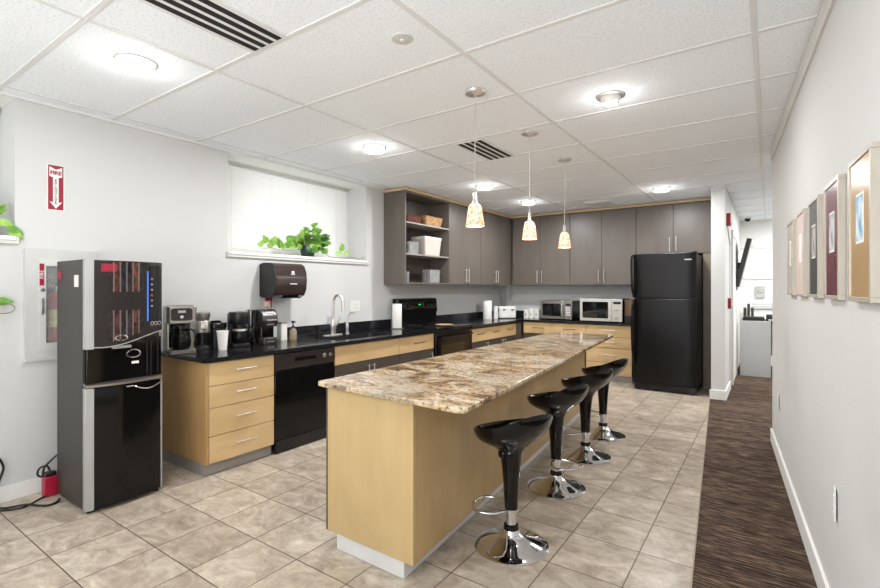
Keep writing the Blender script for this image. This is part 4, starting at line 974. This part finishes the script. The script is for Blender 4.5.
# pod machine
t = thing('pod_machine', 'black capsule coffee machine with white side stripes under the towel dispenser', 'coffee machine', (-3.655, 2.545, CT + .0005), -.2)
MB().prism(rrect(-.13, .03, -.105, .06, .02), 0, .295).build('water_tank', M_BLACK, t, bevel=.004)
for x in (-.10, -.02): box(x, x + .022, -.1085, -.104, .11, .290).build('white_stripe', M_PLASTICW, t)
MB().prism([(-.02, .14), (.10, .15), (.125, .20), (.11, .25), (.07, .295), (-.02, .30)], -.06, .085, 'y').build('brew_head', M_BROWNBLK, t, bevel=.012)
MB().prism(rrect(-.02, .06, -.05, .075, .02), .03, .15).build('column', M_BLACK, t, bevel=.003)
MB().prism(rrect(-.02, .13, -.055, .08, .03), 0, .055).build('drip_tray', M_BROWNBLK, t, bevel=.004)
box(.098, .104, -.02, .05, .262, .280).build('sticker', M_PLASTICW, t).rotation_euler = (0, 0, 0)
MB().tube([(.11, -.04, .20), (.16, -.03, .21), (.165, .05, .21), (.11, .06, .20)], .007, 8).build('lever', M_STEEL, t)
box(.121, .126, -.02, .045, .165, .175).build('badge', M_STEEL, t); box(.1295, .132, -.02, .045, .02, .03).build('badge', M_STEEL, t)
# box of stirrers / white container beside it
t = thing('sugar_dispenser', 'white square container with metal lid right of the pod machine', 'container', (-3.70, 2.775, CT + .0005))
MB().prism(rrect(-.035, .035, -.035, .035, .01), 0, .155).build('body', M_PLASTICW, t, bevel=.003)
MB().prism(rrect(-.037, .037, -.037, .037, .01), .1555, .172).build('lid', M_STEEL, t, bevel=.003)
# soap bottle
t = thing('soap_bottle', 'clear soap bottle with black pump top beside the sink', 'soap bottle', (-3.655, 2.865, CT + .0005))
MB().lathe([(.030, 0), (.033, .006), (.033, .085), (.020, .105), (.014, .112)], n=24).build('bottle', clear_glass('amber_liquid', (.82, .70, .52), .08, .7), t)
MB().lathe([(.016, .1125), (.016, .130), (.006, .133), (.006, .160), (.018, .162), (.018, .178), (.001, .18)], n=18, cap1=False).build('pump', M_BLACKM, t)
MB().cyl((.01, 0, .171), (.045, -.012, .166), .006, .005, 10).build('nozzle', M_BLACKM, t)
# towel roll on a holder
t = thing('paper_towel_roll', 'upright paper towel roll on a metal stand left of the stove', 'paper towel', (-3.66, 4.375, CT + .0005))
MB().lathe([(.078, 0), (.080, .006), (.074, .010), (.001, .011)], n=32, cap1=False).build('stand_base', M_STEEL, t)
MB().lathe([(.056, .012), (.058, .016), (.058, .292), (.056, .296), (.020, .296), (.020, .29)], n=32, cap1=False).build('paper_roll', M_PAPER, t)
MB().lathe([(.008, .29), (.008, .325), (.016, .328), (.012, .335), (.001, .336)], n=16, cap1=False).build('finial', M_BLACKM, t)
# near the corner
t = thing('paper_towel_roll', 'white paper towel roll in the far corner left of the toaster', 'paper towel', (-3.66, 6.60, CT + .0005))
MB().lathe([(.074, 0), (.076, .006), (.001, .008)], n=28, cap1=False).build('stand_base', M_PLASTICW, t)
MB().lathe([(.068, .009), (.069, .012), (.069, .285), (.067, .288), (.02, .288)], n=32, cap1=False).build('paper_roll', M_PAPER, t)
MB().cyl((0, 0, .286), (0, 0, .315), .008, n=12).build('finial', M_STEEL, t)
t = thing('water_jug', 'slim white pitcher standing between the paper roll and the toaster', 'pitcher', (-3.57, 6.705, CT + .0005))
MB().lathe([(.034, 0), (.036, .01), (.031, .15), (.036, .20), (.001, .205)], n=24, cap1=False).build('body', M_PLASTICW, t)
MB().tube(curve([(.03, .012, .18), (.06, .02, .17), (.062, .02, .09), (.036, .012, .05)], 5), .007, 8).build('handle', M_PLASTICW, t)
t = thing('toaster', 'white four-slot toaster in the counter corner', 'toaster', (-3.50, 6.93, CT + .0005), -.75)
MB().prism(rrect(-.09, .09, -.145, .145, .04), .006, .195).build('body', M_PLASTICW, t, bevel=.015, seg=3)
for y in (-.07, .07):
    box(.0895, .0935, y - .045, y + .045, .03, .165).build('front_panel', M_WHITE, t, bevel=.002)
    box(.094, .112, y - .022, y + .022, .135, .15).build('lever', M_BLACKM, t, bevel=.003)
    for q in (-.03, .03): box(q - .012, q + .012, y - .058, y + .058, .1945, .1965).build('slot', M_VENTB, t)
for y in (-.1, .1): box(-.06, .06, y - .01, y + .01, 0, .007).build('foot', M_BLACKM, t)
for i, (x, h, lb) in enumerate(((-3.235, .135, 'short white canister at the left of three by the microwave'), (-3.145, .158, 'white canister in the middle of three by the microwave'), (-3.055, .150, 'white canister touching the smaller microwave'))):
    t = thing('white_canister', lb, 'canister', (x, 7.15, CT + .0005), group='white canisters beside the microwave')
    MB().prism(rrect(-.04, .04, -.05, .05, .018), 0, h - .02).build('body', M_PLASTICW, t, bevel=.004)
    MB().prism(rrect(-.041, .041, -.051, .051, .018), h - .0195, h).build('lid', M_PAPER, t, bevel=.006)
    box(-.008, .008, -.0525, -.0495, .045, .085).build('latch', M_STEEL, t)
t = tag(MB().tube([(-3.822, 7.02, 1.10), (-3.825, 7.03, 1.35)], .004, 6).build('wall_cable', M_PLASTICW), 'thin white cord on the corner wall above the toaster', 'cable')

# microwaves
def microwave(label, loc, w, d, h, body, door):
    t = thing('microwave_oven', label, 'microwave', loc)
    box(-w / 2, w / 2, .02, d, .012, h).build('case', body, t, bevel=.004)
    kx = w / 2 - w * .24
    dr = box(-w / 2, kx - .002, 0, .02, .012, h).build('door', door, t, bevel=.004)
    MB().prism(rrect(-w / 2 + .04, kx - .05, .055, h - .045, .012), -.0015, .001, 'y').build('door_window', M_GLASSD, dr)
    pn = box(kx, w / 2, 0, .02, .012, h).build('control_panel', door, t, bevel=.004)
    box(kx + .02, w / 2 - .02, -.0015, .001, h - .075, h - .042).build('display', mat('lcd_dark', (34, 40, 60), .2, var=.1), pn)
    return t, dr, pn, kx
Z0 = CT + .0005
t, dr, pn, kx = microwave('smaller steel microwave with a vertical door handle', (-2.705, 7.035, Z0), .51, .36, .292, M_BLACKM, M_STEEL)
MB().tube(curve([(kx - .028, -.001, .05), (kx - .028, -.03, .07), (kx - .028, -.03, .23), (kx - .028, -.001, .25)], 5), .011, 10).build('handle', M_NICKEL, dr)
for r in range(4):
    for q in range(3): box(kx + .022 + .027 * q, kx + .042 + .027 * q, -.001, .0005, .07 + .035 * r, .09 + .035 * r).build('key', M_PLASTICW, pn)
for x in (-.2, .2): box(x - .015, x + .015, .04, .32, 0, .0125).build('foot', M_BLACKM, t)
t, dr, pn, kx = microwave('larger pale steel microwave next to the refrigerator', (-1.985, 6.895, Z0), .60, .42, .335, M_BLACKM, mat('pale_steel', (206, 204, 198), .35, .5, var=.05, vscale=(4, 4, 90)))
for x in (.03, .06):
    k = MB().lathe([(.011, 0), (.009, .012), (.001, .013)], n=16, cap1=False).build('knob', M_STEEL, pn); k.rotation_euler = (PI / 2, 0, 0); k.location = (kx + x + .01, -.0005, .175)
box(kx + .045, kx + .085, -.004, .0005, .05, .075).build('door_button', M_STEEL, pn, bevel=.002)
for x in (-.25, .25): box(x - .015, x + .015, .05, .38, 0, .0125).build('foot', M_BLACKM, t)
t = thing('cardboard_box', 'brown cardboard box on the counter corner against the refrigerator', 'box', (-1.615, 6.95, Z0))
box(-.055, .06, 0, .30, .10, .325).build('box_body', mat('kraft_card', (128, 98, 74), .8, var=.1, vscale=(3, 3, 40)), t, bevel=.002)
box(-.055, .06, .0, .30, 0, .0995).build('lower_tray', M_BLACKM, t, bevel=.002)
box(.0605, .064, .02, .28, .12, .30).build('flap', mat('kraft_pale', (196, 160, 124), .8, var=.1), t)

# ------------------------------------------------------------------ things on the open shelves
def basket(label, loc, rz, a, b, h, m, weave=True):
    t = thing('woven_basket', label, 'basket', loc, rz)
    rings = []
    for z, k in ((0, .80), (h * .25, .88), (h * .5, .93), (h * .75, .97), (h, 1.0)):
        rings.append([(p[0], p[1], z) for p in rrect(-a * k, a * k, -b * k, b * k, .03 * k)])
    for z, k in ((h, .95), (h * .5, .88), (.008, .76)):
        rings.append([(p[0], p[1], z) for p in rrect(-a * k, a * k, -b * k, b * k, .028 * k)])
    MB().rings(rings).build('weave', m, t)
    MB().tube([(p[0], p[1], h) for p in rrect(-a * .99, a * .99, -b * .99, b * .99, .03)], .007, 8, closed=True).build('rim', m, t)
    return t
wk = mat('wicker_tan', (176, 138, 96), .8, var=.7, vscale=(60, 60, 70), bump=.6, bscale=90)
wk2 = mat('wicker_brown', (98, 50, 40), .8, var=.6, vscale=(60, 60, 70), bump=.6, bscale=90)
basket('tan wicker basket on the upper open shelf', (-3.635, 4.99, 2.1045), 0, .10, .19, .115, wk)
basket('dark reddish wicker basket at the left end of the upper shelf', (-3.66, 4.60, 2.1045), 0, .10, .16, .085, wk2)
t = thing('storage_bin', 'grey white fabric storage bin on the middle open shelf', 'storage bin', (-3.655, 4.965, 1.7275))
rings = [[(p[0], p[1], z) for p in rrect(-.115 * k, .115 * k, -.185 * k, .185 * k, .015)] for z, k in ((0, .86), (.235, 1.0), (.235, .97), (.012, .83))]
MB().rings(rings).build('bin_body', mat('bin_fabric', (188, 182, 174), .85, var=.06, vscale=(60, 60, 60)), t)
MB().rings([[(p[0], p[1], z) for p in rrect(-.117, .117, -.187, .187, .016)] for z in (.205, .238)], cap0=False, cap1=False).build('lid_band', mat('bin_lid', (202, 196, 188), .8, var=.04), t)
box(-.03, .03, -.1905, -.186, .205, .222).build('handle_slot', M_PLASTICW, t)
t = thing('glass_jar', 'clear jar of supplies at the left end of the middle shelf', 'jar', (-3.60, 4.56, 1.7275))
MB().prism(rrect(-.06, .06, -.10, .10, .02), 0, .15).build('jar_wall', clear_glass('grey_clear', (.82, .84, .84), .08, .78), t)
MB().prism(rrect(-.05, .05, -.085, .085, .02), .004, .12).build('contents', mat('jar_contents', (96, 98, 96), .6, var=1.0, vscale=(34, 34, 22)), t)
t = thing('glass_jar', 'clear square jar of packets on the bottom open shelf', 'jar', (-3.62, 5.02, 1.3795))
MB().prism(rrect(-.07, .07, -.11, .11, .02), 0, .17).build('jar_wall', MATS['grey_clear'], t)
MB().prism(rrect(-.06, .06, -.095, .095, .02), .004, .15).build('contents', mat('jar_packets', (120, 112, 110), .6, var=1.0, vscale=(34, 44, 14)), t)
t = thing('glass_tumbler', 'pale glass tumbler at the left end of the bottom open shelf', 'glass', (-3.60, 4.48, 1.3795))
MB().lathe([(.03, 0), (.036, .13), (.033, .13), (.027, .008)], n=24, cap1=False).build('tumbler_wall', MATS['grey_clear'], t)
MB().lathe([(.026, .0085), (.001, .009)], n=20, cap1=False).build('tumbler_floor', MATS['grey_clear'], t)

# ------------------------------------------------------------------ framed pictures
def art(name, base, a, b):
    m = mat(name, a, .5, var=.0)
    nt = m.node_tree; bs = nt.nodes['Principled BSDF']; tc = nt.nodes.new('ShaderNodeTexCoord'); nz = nt.nodes.new('ShaderNodeTexNoise')
    nz.inputs['Scale'].default_value = 14; nz.inputs['Detail'].default_value = 5
    rp = nt.nodes.new('ShaderNodeValToRGB'); e = rp.color_ramp.elements; e[0].position = .40; e[1].position = .6; e[0].color = lin(a); e[1].color = lin(b)
    nt.links.new(tc.outputs['Object'], nz.inputs['Vector']); nt.links.new(nz.outputs['Fac'], rp.inputs['Fac']); nt.links.new(rp.outputs['Color'], bs.inputs['Base Color'])
    return m
FR_ = [(1.875, (196, 160, 112), (74, 158, 196), (224, 236, 240), 'champagne framed picture with tan mat and blue artwork, nearest the camera'),
       (2.292, (112, 34, 56), (120, 130, 136), (216, 218, 214), 'champagne framed picture with maroon mat'),
       (2.70, (44, 50, 48), (110, 96, 96), (200, 196, 190), 'champagne framed picture with dark green mat'),
       (3.115, (226, 196, 184), (232, 222, 216), (250, 246, 242), 'champagne framed picture with pale pink mat'),
       (3.535, (150, 140, 126), (196, 190, 180), (226, 220, 210), 'champagne framed picture with grey mat, farthest along the wall')]
for i, (y, mc, ca, cb_, lb) in enumerate(FR_):
    t = thing('picture_frame', lb, 'picture', (xr(y) - .0006, y, 1.485), PI + math.atan(.0709), group='framed pictures on the side wall')
    # local: +X out of the wall, Y along it (local +Y points towards the camera)
    w, h, b, th = .135, .220, .015, .022
    fr = MB()
    for q in ((-w, w, -h, -h + b), (-w, w, h - b, h), (-w, -w + b, -h + b, h - b), (w - b, w, -h + b, h - b)): fr.box(0, th, q[0], q[1], q[2], q[3])
    fr.build('frame', M_FRAME, t, bevel=.0015)
    box(.001, th - .004, -w + b, w - b, -h + b, h - b).build('mat_board', mat('mat_%d' % i, mc, .25, var=.04, coat=.35), t)
    box(th - .004, th - .0032, -.045, .045, -.045, .105).build('artwork_border', M_PAPER, t)
    box(th - .0032, th - .0026, -.038, .038, -.037, .097).build('artwork', art('art_%d' % i, mc, ca, cb_), t)
    if i == 1: box(th - .004, th - .0034, -.05, .05, -.115, -.06).build('caption_card', mat('caption_maroon', (96, 30, 48), .4, var=.05), t)

# ------------------------------------------------------------------ corridor
t = thing('fire_strobe', 'red fire alarm strobe high on the corridor wall behind the column', 'fire alarm', (-.424, 6.70, 2.135))
MB().prism(rrect(-.06, .06, -.075, .075, .01), -.002, .045, 'x').build('housing', M_REDD, t, bevel=.004)
k = MB().lathe([(.022, 0), (.02, .018), (.001, .022)], n=18, cap1=False).build('strobe_lens', M_PLASTICW, t); k.rotation_euler = (0, PI / 2, 0); k.location = (.045, .0, -.045)
t = thing('pull_station', 'red fire alarm pull station at mid height on the corridor wall', 'fire alarm', (-.424, 6.92, 1.12))
MB().prism(rrect(-.045, .045, -.065, .065, .008), .0005, .035, 'x').build('housing', M_REDD, t, bevel=.004)
box(.0355, .042, -.028, .028, -.02, 0).build('pull_handle', M_PLASTICW, t, bevel=.002)
t = thing('cable_channel', 'white cable cover bending down the corridor wall under the strobe', 'cable cover', (-.424, 6.76, 0))
MB().prism([(.0, 2.055), (.03, 2.055), (.42, 1.90), (.42, 1.86), (.40, 1.86), (.39, 1.885)], .0005, .016, 'x').build('upper_run', M_PLASTICW, t, bevel=.002)
box(.0005, .016, .40, .43, .12, 1.8595).build('lower_run', M_PLASTICW, t, bevel=.002)
# wall TV seen from the side
t = thing('wall_television', 'flat black television tilted forward on the corridor wall', 'television', (-.424, 8.75, 1.66), 0)
box(.0005, .02, -.12, .12, -.12, .12).build('wall_plate', M_BLACKM, t, bevel=.002)
box(.02, .06, -.04, .04, -.05, .05).build('arm', M_BLACKM, t, bevel=.003)
tv = MB().box(-.06, .0, -.5, .5, -.36, .36).build('cabinet_back', M_BLACKM, t, bevel=.006); tv.location = (.135, 0, 0.02); tv.rotation_euler = (0, .22, 0)
MB().box(.0005, .012, -.505, .505, -.365, .365).build('bezel', M_SILVER, tv, bevel=.003)
MB().box(.0122, .0135, -.47, .47, -.33, .33).build('screen', M_GLASSD, tv)
# reception desk panel and things on it
t = thing('office_desk', 'light grey panelled desk end standing in the corridor beyond the column', 'desk', (-.16, 8.42, .004))
box(-.20, .18, 0, .035, .0005, .82).build('end_panel', mat('desk_grey', (186, 187, 186), .55, var=.02), t, bevel=.003)
box(-.20, .90, .036, .70, .78, .82).build('desk_top', M_BLACKM, t, bevel=.003)
box(.84, .88, .036, .68, .0005, .78).build('side_panel', MATS['desk_grey'], t, bevel=.003)
box(-.19, .84, .64, .67, .25, .78).build('modesty_panel', MATS['desk_grey'], t)
t = thing('desk_printer', 'low black printer on the grey corridor desk', 'printer', (-.06, 8.56, .8245))
box(-.27, .0, .02, .36, .0005, .05).build('tray_body', M_BLACKM, t, bevel=.006)
box(.02, .30, .0, .40, .0005, .09).build('scanner_body', M_BLACK, t, bevel=.008)
box(.05, .18, -.06, .0, .01, .022).build('paper_tray', M_PLASTICW, t)
t = thing('pen_holder', 'dark desk organiser with upright files on the corridor desk', 'organiser', (-.27, 9.02, .8245 + .0005))
for x in (-.05, 0, .05): box(x - .018, x + .018, -.06, .06, .0005, .18 + .06 * (x == 0)).build('compartment', M_BROWNBLK, t, bevel=.002)
t = thing('filing_shelf', 'white low shelf against the far corridor wall behind the desk', 'shelf', (.15, 9.75, 0))
box(-.42, .60, 0, .20, .0045, .90).build('body', M_PLASTICW, t, bevel=.003)
for z in (.94, 1.0, 1.06): box(-.40, .58, .02, .18, z - .038, z - .002).build('tray', mat('tray_grey', (190, 190, 188), .5, var=.04), t, bevel=.002)
t = thing('wall_thermostat', 'small grey controller box on the white far wall', 'controller', (-.125, YF - .0005, 1.25))
MB().prism(rrect(-.07, .07, -.10, .10, .012), -.045, 0, 'y').build('case', mat('meter_grey', (170, 170, 168), .5, var=.03), t, bevel=.004)
k = MB().lathe([(.045, 0), (.04, .012), (.001, .014)], n=20, cap1=False).build('dial', M_SILVER, t); k.rotation_euler = (PI / 2, 0, 0); k.location = (0, -.045, .02)
t = thing('security_camera', 'small dark dome camera on the corridor ceiling', 'camera', (-.30, 9.55, CEIL))
MB().lathe([(.05, -.001), (.05, -.02), (.045, -.022)], n=24).build('mount', M_TRIM, t)
MB().lathe([(.044, -.022), (.04, -.05), (.022, -.068), (.001, -.072)], n=24, cap1=False).build('dome', M_BLACK, t)

# ------------------------------------------------------------------ light
def lamp(name, kind, loc, energy, size=.1, rot=(0, 0, 0), color=(1, 1, 1), sy=None, spread=None):
    d = bpy.data.lights.new(name, kind); d.energy = energy; d.color = color
    if kind == 'AREA':
        d.size = size
        if sy: d.shape = 'RECTANGLE'; d.size_y = sy
        else: d.shape = 'DISK'
        if spread: d.spread = spread
    else: d.shadow_soft_size = size
    o = bpy.data.objects.new(name, d); COL.objects.link(o); o.location = loc; o.rotation_euler = rot; return o
NEUT = (.985, .99, 1)
for (x, y), _l in LT:
    lamp('downlight_glow', 'POINT', (x, y, CEIL - .085), 2.2, .07, color=NEUT)
    lamp('downlight_and_fill', 'AREA', (x, y, CEIL - .05), 7.5 if y < 2 else 25, .15, color=NEUT)
lamp('eyeball_lamp', 'POINT', (-.813, 3.037, CEIL - .085), 2.0, .04, color=NEUT)
lamp('eyeball_lamp', 'AREA', (-.813, 3.037, CEIL - .06), 14, .1, color=NEUT)
for x, y in ((-2.75, -.8), (-2.75, -2.2), (-.9, -.6), (-.9, -2.2)): lamp('downlight_and_fill', 'AREA', (x, y, CEIL - .05), 9, .15, color=NEUT)  # added fill behind the camera, no fixtures belong to these
lamp('downlight_and_fill', 'AREA', (-.75, 1.0, CEIL - .05), 9, .15, color=NEUT)  # added out of view without a fixture, brightens right wall and island end
for (x, y), _l in PN: lamp('pendant_bulb', 'POINT', (x, y, CEIL - .83), 2.2, .03, color=(1, .8, .6))
for W_, e_ in ((W1, 8.5), (W2, 5)): lamp('daylight', 'AREA', (XO - .35, (W_[0] + W_[1]) / 2, 2.05), e_, W_[1] - W_[0], (0, -PI / 2, 0), (.95, .98, 1), sy=.9)
lamp('ceiling_fill', 'AREA', (-.9, -2.0, .9), 130, 2.6, (PI - .35, 0, 0), (.94, .97, 1))  # added unseen lamp behind the camera, lifts the ceiling
lamp('corridor_fill', 'AREA', (.9, 8.6, CEIL - .03), 110, 1.2)  # added unseen lamp, brightens the far wall of the corridor
lamp('corridor_fill', 'AREA', (.9, 6.2, CEIL - .03), 30, .8)  # second added fill, nearer part of the corridor
w = bpy.data.worlds.new('World'); bpy.context.scene.world = w; w.use_nodes = True
w.node_tree.nodes['Background'].inputs['Color'].default_value = (.92, .96, 1, 1); w.node_tree.nodes['Background'].inputs['Strength'].default_value = 1.2

# ------------------------------------------------------------------ camera and view
cd = bpy.data.cameras.new('camera'); cam = bpy.data.objects.new('camera', cd); COL.objects.link(cam)
cd.sensor_width = 36; cd.lens = 475.0 / 880 * 36; cd.shift_y = -5.4 / 880; cd.clip_start = .02; cd.clip_end = 60
cam.location = (0, 0, EYE); cam.rotation_euler = (PI / 2, 0, math.atan((769.3 - 440) / 475.0))
sc = bpy.context.scene; sc.camera = cam
sc.view_settings.view_transform = 'Standard'; sc.view_settings.look = 'None'; sc.view_settings.exposure = .02; sc.view_settings.gamma = 1
sc.cycles.max_bounces = 10; sc.cycles.diffuse_bounces = 6; sc.cycles.glossy_bounces = 5; sc.cycles.transparent_max_bounces = 10
sc.cycles.sample_clamp_indirect = 6; sc.cycles.use_denoising = True
